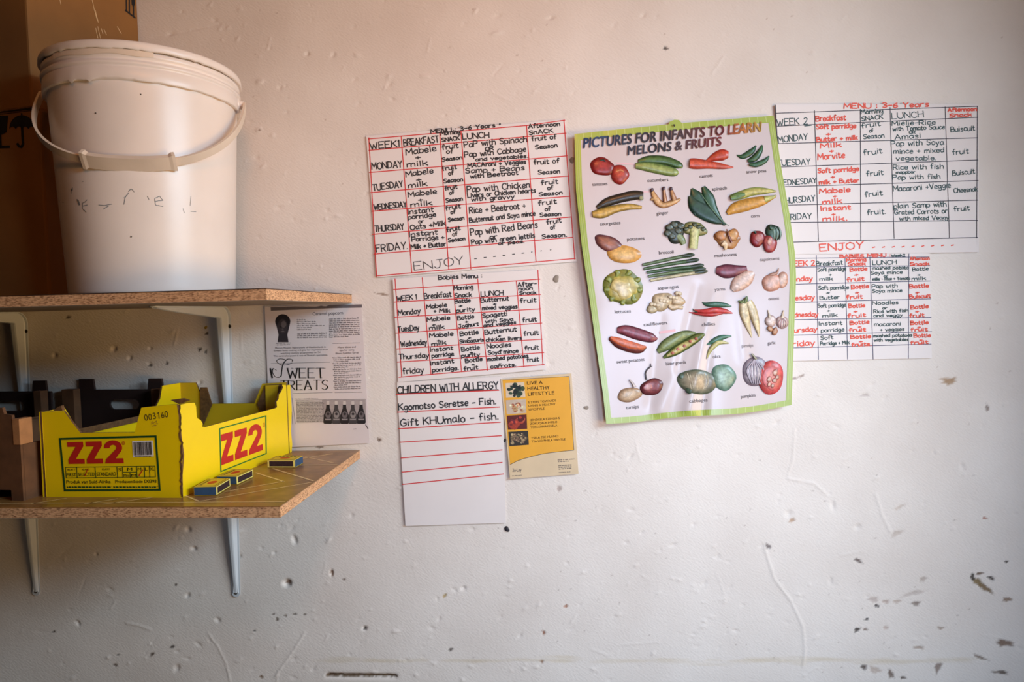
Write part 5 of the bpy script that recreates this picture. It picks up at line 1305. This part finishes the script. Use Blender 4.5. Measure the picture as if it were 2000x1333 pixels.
b.build('title', M['flatprint'], t)

def blob(mb, cx, cy, rx, ry, rot, cin, cout, h=.005, wob=.06, seed=0, n=30, rings=6, prof=.5, tip=0.0, base=0.0):
    """embossed star-shaped piece in picture px"""
    r_ = random.Random(seed + int(cx * 7 + cy)); ph = [r_.uniform(0, 6.28) for _ in range(4)]
    vs = []; cc = []
    c, s = math.cos(rot), math.sin(rot); ci, cout_ = lin(cin), lin(cout)
    for k in range(rings + 1):
        f = k / rings
        for j in range(n if k else 1):
            a = 2 * math.pi * j / n
            w_ = 1 + wob * (math.sin(2 * a + ph[0]) + .7 * math.sin(3 * a + ph[1]) + .5 * math.sin(5 * a + ph[2]))
            x, y = rx * w_ * math.cos(a) * f, ry * w_ * math.sin(a) * f
            if tip: y *= 1 - tip * (math.cos(a) * f)
            hx = .68 * h * max(0, 1 - f ** 2.4) ** prof
            X, Y = cx + x * c - y * s, cy + x * s + y * c
            vs.append(on_y(X, Y, -(poff(X, Y) + .0004 + base * .68 + hx)))
            g = f ** 1.6; jj = 1 + r_.uniform(-.16, .16)
            cc.append(tuple(min(1, (p * (1 - g) + q * g) * jj) for p, q in zip(ci, cout_)))
    fs = [(0, 1 + (j + 1) % n, 1 + j) for j in range(n)]
    for k in range(1, rings):
        for j in range(n):
            a0 = 1 + (k - 1) * n + j; a1 = 1 + (k - 1) * n + (j + 1) % n; b0 = a0 + n; b1 = a1 + n
            fs.append((a0, a1, b1, b0))
    mb.add(vs, fs, 0, cc, True)
def tube(mb, pts, rad, cin, cout, h=.004, base=0.0, seed=1, sm=True):
    """embossed elongated piece along a path, rad = half width at each path point (px)"""
    P = catmull([p + (r,) for p, r in zip(pts, rad)], 8) if sm else [p + (r,) for p, r in zip(pts, rad)]
    r_ = random.Random(seed + int(pts[0][0])); vs = []; cc = []; m = 9; ci, cu = lin(cin), lin(cout)
    mr = max(rad)
    for i in range(len(P)):
        a = P[max(i - 1, 0)]; b_ = P[min(i + 1, len(P) - 1)]; dx, dy = b_[0] - a[0], b_[1] - a[1]; l = math.hypot(dx, dy) or 1; dx /= l; dy /= l
        x, y, r = P[i]; r = max(r, .3)
        for j in range(m):
            s = -1 + 2 * j / (m - 1)
            X, Y = x - dy * r * s, y + dx * r * s
            hx = .68 * h * math.sqrt(max(0, 1 - s * s)) * min(1, r / mr * 1.2)
            vs.append(on_y(X, Y, -(poff(X, Y) + .0004 + base * .68 + hx)))
            g = abs(s) ** 1.8; jj = 1 + r_.uniform(-.16, .16)
            cc.append(tuple(min(1, (p * (1 - g) + q * g) * jj) for p, q in zip(ci, cu)))
    fs = [(i * m + j, i * m + j + 1, (i + 1) * m + j + 1, (i + 1) * m + j) for i in range(len(P) - 1) for j in range(m - 1)]
    mb.add(vs, fs, 0, cc, True)
K = lambda L: [CP(x, y) for x, y in L]
def kb(x, y): return CP(x, y)
def Bl(mb, x, y, rx, ry, *a, **k):
    X, Y = CP(x, y); blob(mb, X, Y, rx / 4.165, ry / 4.165, *a, **k)
def Tu(mb, pts, rad, *a, **k): tube(mb, K(pts), [r / 4.165 for r in rad], *a, **k)
def pic(name, mb): mb.build(name + '_picture', M['print'], t)
# upper half, measured on the (1100,210)-(1560,530) crop
b = MB(); Bl(b, 318, 482, 104, 72, .1, (182, 52, 48), (122, 26, 26), .006); Bl(b, 460, 545, 78, 76, .1, (204, 84, 62), (150, 30, 34), .007, base=.001); Tu(b, [(300, 430), (325, 428), (345, 440)], [4, 9, 3], (40, 46, 28), (60, 30, 24), .001, .006)
Tu(b, [(425, 525), (465, 510), (495, 525)], [3, 8, 3], (226, 150, 90), (204, 100, 70), .0008, .0075); pic('tomatoes', b)
b = MB(); Tu(b, [(612, 440), (700, 425), (830, 432), (940, 470), (968, 492)], [18, 34, 36, 30, 8], (84, 118, 58), (38, 62, 34), .006); Tu(b, [(590, 475), (680, 480), (800, 505), (905, 528), (940, 530)], [24, 40, 42, 34, 8], (166, 178, 102), (74, 108, 54), .007, .001); pic('cucumbers', b)
b = MB(); Tu(b, [(1170, 430), (1240, 400), (1300, 385), (1345, 385)], [10, 36, 46, 26], (216, 84, 58), (168, 40, 34), .007); Tu(b, [(1030, 455), (1080, 458), (1180, 465), (1300, 480), (1385, 488)], [40, 44, 34, 22, 5], (222, 96, 66), (178, 54, 42), .007, .001); pic('carrots', b)
b = MB(); Tu(b, [(1412, 388), (1460, 400), (1530, 360), (1570, 310)], [4, 20, 24, 5], (52, 104, 70), (26, 52, 40), .005); Tu(b, [(1505, 435), (1560, 410), (1605, 350), (1618, 305)], [14, 28, 20, 5], (60, 110, 72), (24, 50, 38), .006, .001); Tu(b, [(1515, 462), (1570, 465), (1640, 435), (1675, 395)], [12, 22, 20, 5], (66, 116, 84), (26, 56, 44), .005, .002); pic('snow_peas', b)
b = MB(); Tu(b, [(275, 815), (360, 770), (480, 735), (580, 715), (652, 715)], [16, 36, 38, 40, 30], (66, 56, 42), (34, 30, 28), .007); Bl(b, 636, 735, 18, 22, 0, (178, 170, 120), (110, 110, 76), .001, base=.006); Tu(b, [(240, 870), (320, 860), (430, 825), (540, 808), (640, 815)], [26, 42, 32, 26, 14], (220, 178, 92), (128, 104, 44), .007, .001); pic('courgettes', b)
b = MB(); Tu(b, [(720, 670), (740, 720), (770, 770), (820, 795), (900, 770), (955, 745)], [12, 24, 30, 26, 22, 8], (222, 176, 120), (146, 92, 62), .006); Tu(b, [(818, 655), (822, 700), (830, 770)], [12, 14, 20], (206, 150, 104), (120, 62, 46), .006, .001); Tu(b, [(878, 660), (890, 710), (905, 755)], [10, 20, 24], (214, 160, 110), (120, 66, 50), .006, .001); Tu(b, [(715, 750), (760, 745), (800, 800)], [10, 22, 8], (226, 184, 130), (170, 110, 76), .005, .001)
for x, y in ((722, 672), (818, 660), (878, 662)): Bl(b, x, y, 13, 17, .2, (78, 46, 60), (60, 34, 44), .002, base=.004)
pic('ginger', b)
b = MB(); Tu(b, [(1045, 660), (1080, 720), (1130, 790), (1180, 850)], [10, 50, 60, 20], (44, 84, 58), (26, 50, 36), .004); Tu(b, [(1140, 645), (1180, 730), (1215, 820), (1290, 930)], [16, 46, 40, 12], (54, 98, 66), (28, 54, 38), .005, .001); Tu(b, [(1030, 720), (1080, 800), (1170, 860), (1250, 910), (1310, 945)], [14, 60, 66, 44, 6], (40, 78, 54), (24, 46, 34), .004, .002); Tu(b, [(1120, 700), (1190, 800), (1280, 910), (1350, 965)], [2, 4, 4, 2], (120, 150, 110), (60, 90, 60), .001, .007)
for k in range(9): Tu(b, [(1060 + k * 30, 830 + k * 14), (1075 + k * 30, 870 + k * 10), (1085 + k * 30, 890 + k * 8)], [16, 12, 2], (36, 70, 48), (26, 48, 36), .003, .001)
pic('spinach', b)
b = MB(); Tu(b, [(1360, 735), (1440, 715), (1540, 685), (1640, 680), (1735, 682)], [22, 34, 34, 26, 5], (214, 200, 116), (116, 140, 62), .006); Tu(b, [(1365, 738), (1420, 722), (1480, 705)], [20, 30, 12], (110, 142, 74), (66, 96, 48), .002, .006); Tu(b, [(1335, 862), (1400, 820), (1500, 790), (1620, 760), (1730, 722)], [18, 46, 50, 38, 8], (226, 168, 78), (196, 138, 60), .007, .001); Tu(b, [(1640, 748), (1690, 735), (1735, 716)], [24, 16, 6], (206, 204, 120), (160, 160, 80), .002, .006); pic('corn', b)
b = MB(); Bl(b, 368, 1108, 122, 62, .32, (182, 112, 76), (90, 48, 66), .007); Bl(b, 495, 1195, 138, 74, .12, (242, 196, 116), (214, 152, 74), .006, wob=.03, base=.001); pic('potatoes', b)
b = MB(); Bl(b, 915, 1015, 82, 88, .3, (74, 82, 70), (34, 42, 40), .006, wob=.09); Tu(b, [(930, 1040), (965, 1080), (980, 1115)], [36, 30, 20], (140, 150, 96), (84, 100, 60), .005, .001)
for dx, dy in ((-50, -40), (-10, -62), (40, -50), (-62, 10), (-30, 30), (20, -10)): Bl(b, 915 + dx, 1015 + dy, 32, 28, .3, (96, 104, 88), (44, 54, 48), .003, base=.005)
Bl(b, 1068, 990, 96, 62, .12, (216, 200, 128), (84, 98, 58), .006, wob=.08, base=.001); Tu(b, [(1070, 990), (1066, 1060), (1058, 1148)], [44, 36, 36], (226, 220, 156), (140, 156, 84), .004, .006)
for dx in (-70, -35, 0, 35, 70): Bl(b, 1068 + dx, 955 + abs(dx) * .5, 22, 18, 0, (84, 92, 62), (50, 60, 44), .003, base=.006)
pic('broccoli', b)
b = MB(); Bl(b, 1335, 1075, 98, 76, -.1, (222, 166, 96), (156, 98, 58), .005, wob=.12); Bl(b, 1285, 1045, 50, 44, .5, (216, 152, 92), (150, 88, 54), .005, base=.003); Bl(b, 1380, 1040, 52, 50, -.5, (232, 176, 106), (166, 106, 64), .005, base=.003); Tu(b, [(1300, 1100), (1320, 1120), (1320, 1160)], [30, 26, 8], (244, 214, 170), (190, 140, 100), .004, .005); Tu(b, [(1330, 990), (1345, 1040), (1370, 1100)], [4, 8, 10], (140, 74, 56), (120, 60, 50), .003, .008); pic('mushrooms', b)
b = MB(); Bl(b, 1710, 1020, 70, 66, .5, (74, 104, 84), (30, 48, 42), .007); Bl(b, 1580, 1068, 66, 64, .2, (176, 56, 62), (116, 26, 34), .006, base=.001); Bl(b, 1592, 1060, 34, 36, .2, (222, 150, 140), (170, 70, 74), .001, base=.007); Bl(b, 1680, 1110, 58, 72, .1, (214, 116, 110), (140, 30, 44), .006, base=.003, tip=.0); Bl(b, 1680, 1090, 20, 34, .1, (240, 200, 180), (210, 110, 104), .001, base=.0095); Tu(b, [(1685, 960), (1690, 985), (1715, 990)], [10, 14, 6], (52, 90, 62), (34, 60, 44), .004, .006); Tu(b, [(1555, 1005), (1568, 1025)], [8, 10], (50, 70, 52), (40, 50, 40), .003, .006, sm=False)
for dx in (-18, 8, 34): Tu(b, [(1720 + dx, 975), (1735 + dx, 1020), (1728 + dx, 1080)], [4, 8, 4], (126, 150, 132), (66, 92, 78), .001, .0065)
pic('capsicums', b)
# lower half, measured on the (1120,500)-(1580,840) crop
CP = lambda x, y: (1120 + x / 3.92, 500 + y / 3.92)
_Bl, _Tu = Bl, Tu
def Bl(mb, x, y, rx, ry, *a, **k):
    X, Y = CP(x, y); blob(mb, X, Y, rx / 3.92, ry / 3.92, *a, **k)
def Tu(mb, pts, rad, *a, **k): tube(mb, [CP(x, y) for x, y in pts], [r / 3.92 for r in rad], *a, **k)
b = MB(); Bl(b, 380, 240, 150, 138, .1, (176, 172, 76), (104, 112, 46), .005, wob=.05); Bl(b, 380, 245, 112, 96, .1, (226, 204, 140), (176, 166, 74), .004, wob=.1, base=.004); Bl(b, 372, 252, 84, 66, .4, (238, 222, 186), (208, 188, 110), .003, wob=.14, base=.0075)
for k in range(9):
    a = k / 9 * 6.28; Tu(b, [(380 + 100 * math.cos(a), 240 + 92 * math.sin(a)), (380 + 128 * math.cos(a + .2), 240 + 116 * math.sin(a + .2)), (380 + 146 * math.cos(a + .1), 240 + 134 * math.sin(a + .1))], [10, 22, 10], (150, 158, 72), (98, 112, 48), .003, .003)
pic('lettuces', b)
b = MB()
for k, (x0, y0, x1, y1) in enumerate([(530, 70, 930, -8), (540, 100, 965, 30), (565, 128, 1000, 72), (575, 158, 1015, 98), (590, 188, 1030, 118)]):
    c_ = [(104, 130, 92), (86, 118, 80), (74, 108, 74), (110, 134, 96), (214, 206, 168)][k]
    Tu(b, [(x0, y0), ((x0 + x1) / 2, (y0 + y1) / 2 - 4), (x1 - 90, y1 + 12), (x1 - 30, y1 + 2), (x1, y1)], [12, 14, 15, 17, 4], c_, tuple(int(v * .6) for v in c_), .005, .0004 * k)
    Tu(b, [(x1 - 100, y1 + 12), (x1 - 40, y1 + 3), (x1, y1)], [8, 12, 3], (60, 74, 62), (38, 56, 46), .002, .004 + .0004 * k)
pic('asparagus', b)
b = MB(); Tu(b, [(1095, 110), (1160, 118), (1240, 115), (1330, 98)], [30, 54, 46, 22], (146, 76, 92), (74, 34, 52), .007); Tu(b, [(1215, 262), (1260, 220), (1330, 165), (1380, 130)], [22, 56, 56, 18], (238, 212, 200), (206, 160, 140), .006, .001); pic('yams', b)
b = MB(); Bl(b, 1520, 205, 82, 66, -.2, (240, 200, 184), (206, 142, 120), .006, wob=.03); Bl(b, 1600, 185, 44, 62, .2, (236, 206, 188), (206, 150, 128), .005, base=.0, wob=.03); Tu(b, [(1490, 150), (1530, 140), (1560, 130), (1572, 95)], [4, 14, 8, 3], (196, 150, 130), (150, 110, 96), .003, .003); pic('onions', b)
b = MB(); Bl(b, 680, 350, 98, 62, -.35, (232, 212, 176), (170, 148, 116), .006, wob=.1); Bl(b, 600, 410, 40, 34, 0, (224, 206, 170), (160, 146, 116), .005, base=.001); Bl(b, 800, 345, 56, 40, .4, (236, 214, 180), (190, 160, 124), .006, base=.001, wob=.1); Tu(b, [(730, 380), (760, 395), (800, 390), (840, 400)], [18, 24, 20, 14], (228, 204, 170), (170, 146, 112), .005, .001)
for k in range(14): Bl(b, 600 + k * 16 + (k % 3) * 6, 400 - k * 7 + (k % 4) * 10 - 30, 18, 15, 0, (240, 222, 190), (200, 178, 146), .003, base=.005)
pic('cauliflowers', b)
b = MB(); Tu(b, [(985, 355), (1020, 372), (1090, 372), (1160, 378), (1210, 388)], [2, 16, 22, 18, 4], (70, 118, 98), (40, 78, 66), .005); Tu(b, [(915, 415), (990, 425), (1080, 418), (1160, 425), (1220, 440)], [3, 16, 24, 20, 3], (214, 74, 72), (170, 40, 44), .006, .001); Tu(b, [(885, 432), (960, 445), (1060, 450), (1150, 440)], [2, 12, 16, 4], (196, 60, 60), (150, 36, 40), .005, .001); Tu(b, [(912, 405), (935, 428), (945, 430)], [2, 4, 5], (60, 96, 66), (50, 80, 60), .002, .003); pic('chillies', b)
b = MB(); Tu(b, [(1310, 350), (1310, 430), (1330, 520), (1365, 625)], [40, 42, 26, 4], (236, 218, 180), (196, 172, 128), .007); Tu(b, [(1340, 350), (1370, 420), (1400, 520), (1422, 620)], [28, 36, 26, 4], (240, 222, 184), (190, 166, 120), .007, .001); Tu(b, [(1262, 345), (1290, 355), (1310, 340)], [4, 14, 10], (120, 140, 90), (90, 110, 66), .004, .004); Tu(b, [(1330, 310), (1320, 340), (1310, 365)], [6, 16, 10], (110, 130, 80), (84, 104, 60), .004, .005); pic('parsnips', b)
b = MB(); Bl(b, 1510, 500, 44, 46, .1, (240, 222, 212), (190, 160, 156), .006, wob=.03); Bl(b, 1598, 510, 50, 50, 0, (240, 222, 212), (186, 150, 146), .006, wob=.03); Tu(b, [(1490, 415), (1498, 450), (1505, 475)], [4, 8, 20], (222, 204, 180), (180, 160, 140), .004, .002); Tu(b, [(1608, 418), (1603, 455), (1600, 480)], [5, 9, 22], (226, 206, 180), (186, 160, 140), .004, .002); Bl(b, 1505, 560, 26, 20, .8, (226, 180, 140), (170, 116, 90), .005, base=.002); Bl(b, 1542, 580, 22, 32, .5, (222, 172, 136), (164, 106, 84), .005, base=.002)
for d in (-26, -8, 12, 30): Tu(b, [(1600 + d * .3, 478), (1598 + d, 512), (1598 + d * .8, 548)], [2, 4, 2], (200, 150, 150), (190, 150, 150), .0006, .006)
pic('garlic', b)
b = MB(); Tu(b, [(335, 570), (400, 572), (500, 602), (600, 630), (645, 636)], [24, 42, 46, 36, 5], (158, 78, 92), (74, 30, 48), .007); Tu(b, [(275, 630), (340, 665), (430, 700), (510, 715), (560, 700)], [14, 38, 40, 32, 5], (128, 58, 48), (80, 34, 36), .006, .001); Tu(b, [(285, 625), (350, 655), (440, 685), (520, 700), (558, 694)], [10, 28, 30, 20, 3], (226, 120, 74), (206, 92, 60), .003, .006); pic('sweet_potatoes', b)
b = MB(); Tu(b, [(645, 735), (700, 690), (780, 640), (860, 605), (935, 590)], [18, 42, 44, 34, 8], (150, 162, 106), (66, 92, 48), .007); Tu(b, [(690, 780), (770, 735), (860, 680), (950, 625), (1005, 600)], [10, 34, 38, 32, 8], (110, 124, 62), (66, 80, 36), .006, .001); Tu(b, [(715, 768), (790, 725), (860, 682), (950, 632)], [6, 22, 24, 14], (214, 196, 130), (170, 160, 90), .002, .006)
for x, y in ((760, 745), (800, 715), (850, 690), (895, 655), (940, 635)): Bl(b, x, y, 14, 12, 0, (196, 96, 86), (186, 130, 96), .0016, base=.008)
pic('bitter_gourds', b)
b = MB(); Tu(b, [(1020, 682), (1080, 650), (1140, 625), (1210, 615)], [3, 22, 20, 4], (80, 130, 106), (48, 92, 74), .005); Tu(b, [(1020, 790), (1050, 720), (1110, 665), (1190, 670)], [3, 16, 20, 4], (210, 198, 136), (160, 166, 96), .005, .001); pic('okra', b)
b = MB(); Bl(b, 430, 1065, 98, 54, -.12, (226, 198, 164), (168, 132, 104), .007, wob=.05); Bl(b, 600, 1005, 92, 62, -.45, (164, 80, 78), (84, 34, 46), .007, wob=.05, base=.001); Bl(b, 570, 1005, 36, 26, -.5, (216, 170, 170), (170, 90, 96), .001, base=.008); Tu(b, [(470, 1010), (455, 980), (430, 950)], [14, 10, 6], (214, 196, 190), (160, 140, 130), .004, .003)
Tu(b, [(560, 950), (552, 900), (575, 860), (605, 845)], [8, 6, 5, 2], (70, 66, 74), (46, 44, 54), .003, .001); Tu(b, [(570, 870), (590, 850), (592, 825)], [4, 4, 2], (70, 66, 74), (46, 44, 54), .003, .001); pic('turnips', b)
b = MB(); Bl(b, 1150, 930, 94, 102, .3, (176, 200, 176), (96, 134, 118), .007); Bl(b, 950, 965, 152, 96, .08, (196, 176, 150), (86, 100, 80), .007, base=.001, wob=.03)
for k in range(8): Tu(b, [(870 + k * 22, 900 + (k % 3) * 8), (890 + k * 20, 960 + (k % 2) * 10), (900 + k * 16, 1020 - (k % 3) * 10)], [3, 6, 3], (222, 208, 176), (150, 134, 110), .0012, .0065)
for k in range(4): Bl(b, 835 + k * 16, 930 + k * 32, 34, 26, 1, (92, 112, 90), (66, 84, 70), .003, base=.003)
pic('cabbages', b)
b = MB(); Bl(b, 1390, 885, 100, 112, .2, (226, 214, 214), (128, 112, 130), .007, wob=.03)
for k in range(6): Tu(b, [(1390, 790), (1330 + k * 26, 880), (1370 + k * 12, 985)], [4, 8, 4], (186, 174, 186), (120, 106, 126), .0014, .0065)
Tu(b, [(1365, 750), (1385, 775), (1400, 795)], [6, 10, 12], (170, 160, 130), (120, 110, 90), .004, .005); Bl(b, 1510, 932, 98, 132, .2, (232, 126, 112), (210, 72, 78), .008, wob=.03, base=.002); Bl(b, 1515, 935, 62, 88, .2, (240, 150, 130), (222, 96, 92), .001, base=.010)
for x, y, r in ((1545, 895, 22), (1500, 945, 20), (1540, 955, 18), (1560, 930, 16), (1500, 985, 16), (1525, 995, 14)): Bl(b, x, y, r, r * 1.2, .3, (240, 206, 180), (176, 60, 66), .0016, base=.0112)
pic('pumpkins', b)
# captions
CPa = lambda x, y: (1100 + x / 4.165, 210 + y / 4.165); CPb = lambda x, y: (1120 + x / 3.92, 500 + y / 3.92)
caps = {'grey_ink': [], 'mid_ink': [], 'pale_ink': []}
for s, x0, y0, x1, y1, k in (('tomatoes', 238, 640, 360, 632, 0), ('cucumbers', 686, 608, 856, 600, 0), ('carrots', 1112, 574, 1218, 564, 0), ('snow peas', 1492, 538, 1654, 526, 1), ('ginger', 760, 876, 856, 868, 0), ('spinach', 1212, 678, 1332, 668, 0), ('corn', 1530, 898, 1596, 894, 1), ('courgettes', 300, 962, 466, 950, 0), ('potatoes', 522, 1086, 662, 1076, 0), ('broccoli', 780, 1196, 900, 1188, 0), ('mushrooms', 1232, 1220, 1412, 1208, 0), ('capsicums', 1600, 1252, 1760, 1240, 2)):
    caps[('grey_ink', 'mid_ink', 'pale_ink')[k]].append((s, CPa(x0, y0), CPa(x1, y1)))
for s, x0, y0, x1, y1, k in (('asparagus', 646, 260, 806, 246, 0), ('lettuces', 318, 442, 440, 434, 0), ('yams', 1082, 270, 1165, 264, 1), ('onions', 1495, 342, 1575, 336, 2), ('cauliflowers', 540, 540, 720, 524, 0), ('chillies', 985, 540, 1085, 532, 0), ('garlic', 1488, 682, 1548, 676, 1), ('parsnips', 1290, 702, 1378, 696, 2), ('sweet potatoes', 332, 826, 545, 804, 0), ('bitter gourds', 710, 840, 862, 826, 0), ('okra', 1070, 786, 1128, 780, 1), ('turnips', 404, 1176, 502, 1166, 0), ('cabbages', 890, 1126, 1028, 1116, 0), ('pumpkins', 1285, 1092, 1395, 1078, 1)):
    caps[('grey_ink', 'mid_ink', 'pale_ink')[k]].append((s, CPb(x0, y0), CPb(x1, y1)))
for mname, L in caps.items():
    for s, a, c in L:
        b = MB(); typeset(b, s, a, c, 7.0, PFN(.0007), .004); b.build('caption', M[mname], t)
b = MB()
for pts, w_ in (([(1205, 319), (1238, 321)], 2.4), ([(1254, 375), (1267, 375)], 1.6), ([(1289, 650), (1318, 646)], 5)):
    ribbon(b, seglen(pts, 4), w_, PFN(.0006))
b.build('crayon_streak', mat('pink_crayon', lin((236, 190, 196)), 0.6), t)

# ------------------------------------------------------------------ pin and putty dabs
def pin(name, label, cat, px, py, y0, r, m, group=None, flat=.5):
    p = on_y(px, py, -y0)
    o = MB(); n, rg = 16, 5; vs = []; rr = random.Random(int(px))
    for k in range(rg + 1):
        f_ = k / rg
        for j in range(n):
            a = 2 * math.pi * j / n; w_ = 1 + .18 * math.sin(2 * a + px) + .1 * math.sin(3 * a + py)
            vs.append((p.x + r * w_ * f_ * math.cos(a), p.y - r * flat * math.sqrt(max(0, 1 - f_ * f_)), p.z + r * w_ * f_ * math.sin(a)))
    fs = [(k * n + j, k * n + (j + 1) % n, (k + 1) * n + (j + 1) % n, (k + 1) * n + j) for k in range(rg) for j in range(n)]
    o.add(vs, fs, 0, None, True)
    ob = o.build(name, m)
    return setp(ob, label, cat, group)
pin('thumbtack', 'dark round tack through the green tab at the top middle of the poster', 'tack', 1317, 245, .0125, .0022, M['screw'])
G_ = 'putty dabs on the wall'
pin('putty_dab', 'black putty dab on bare wall just below the right foot of the allergy list', 'putty', 990, 1034, .0005, .0055, M['putty_black'], G_)
pin('putty_dab', 'grey putty smear on the wall right of the week 1 babies menu', 'putty', 1086, 545, .0005, .0068, M['putty'], G_, .25)
pin('putty_dab', 'grey putty smear near the upper left edge of the poster', 'putty', 1117, 313, .0005, .0055, M['putty'], G_, .25)
pin('putty_dab', 'grey putty smear near the lower left corner of the poster', 'putty', 1145, 797, .0005, .0045, M['putty'], G_, .25)
pin('putty_dab', 'small dark putty dab between the allergy list and the orange leaflet', 'putty', 986, 861, .0030, .0034, M['putty_black'], G_)
pin('wall_plug', 'small yellow wall plug in the shaded wall beside the bracket above the yellow box', 'wall plug', 402, 640, .0005, .0034, M['plug'], None, .4)
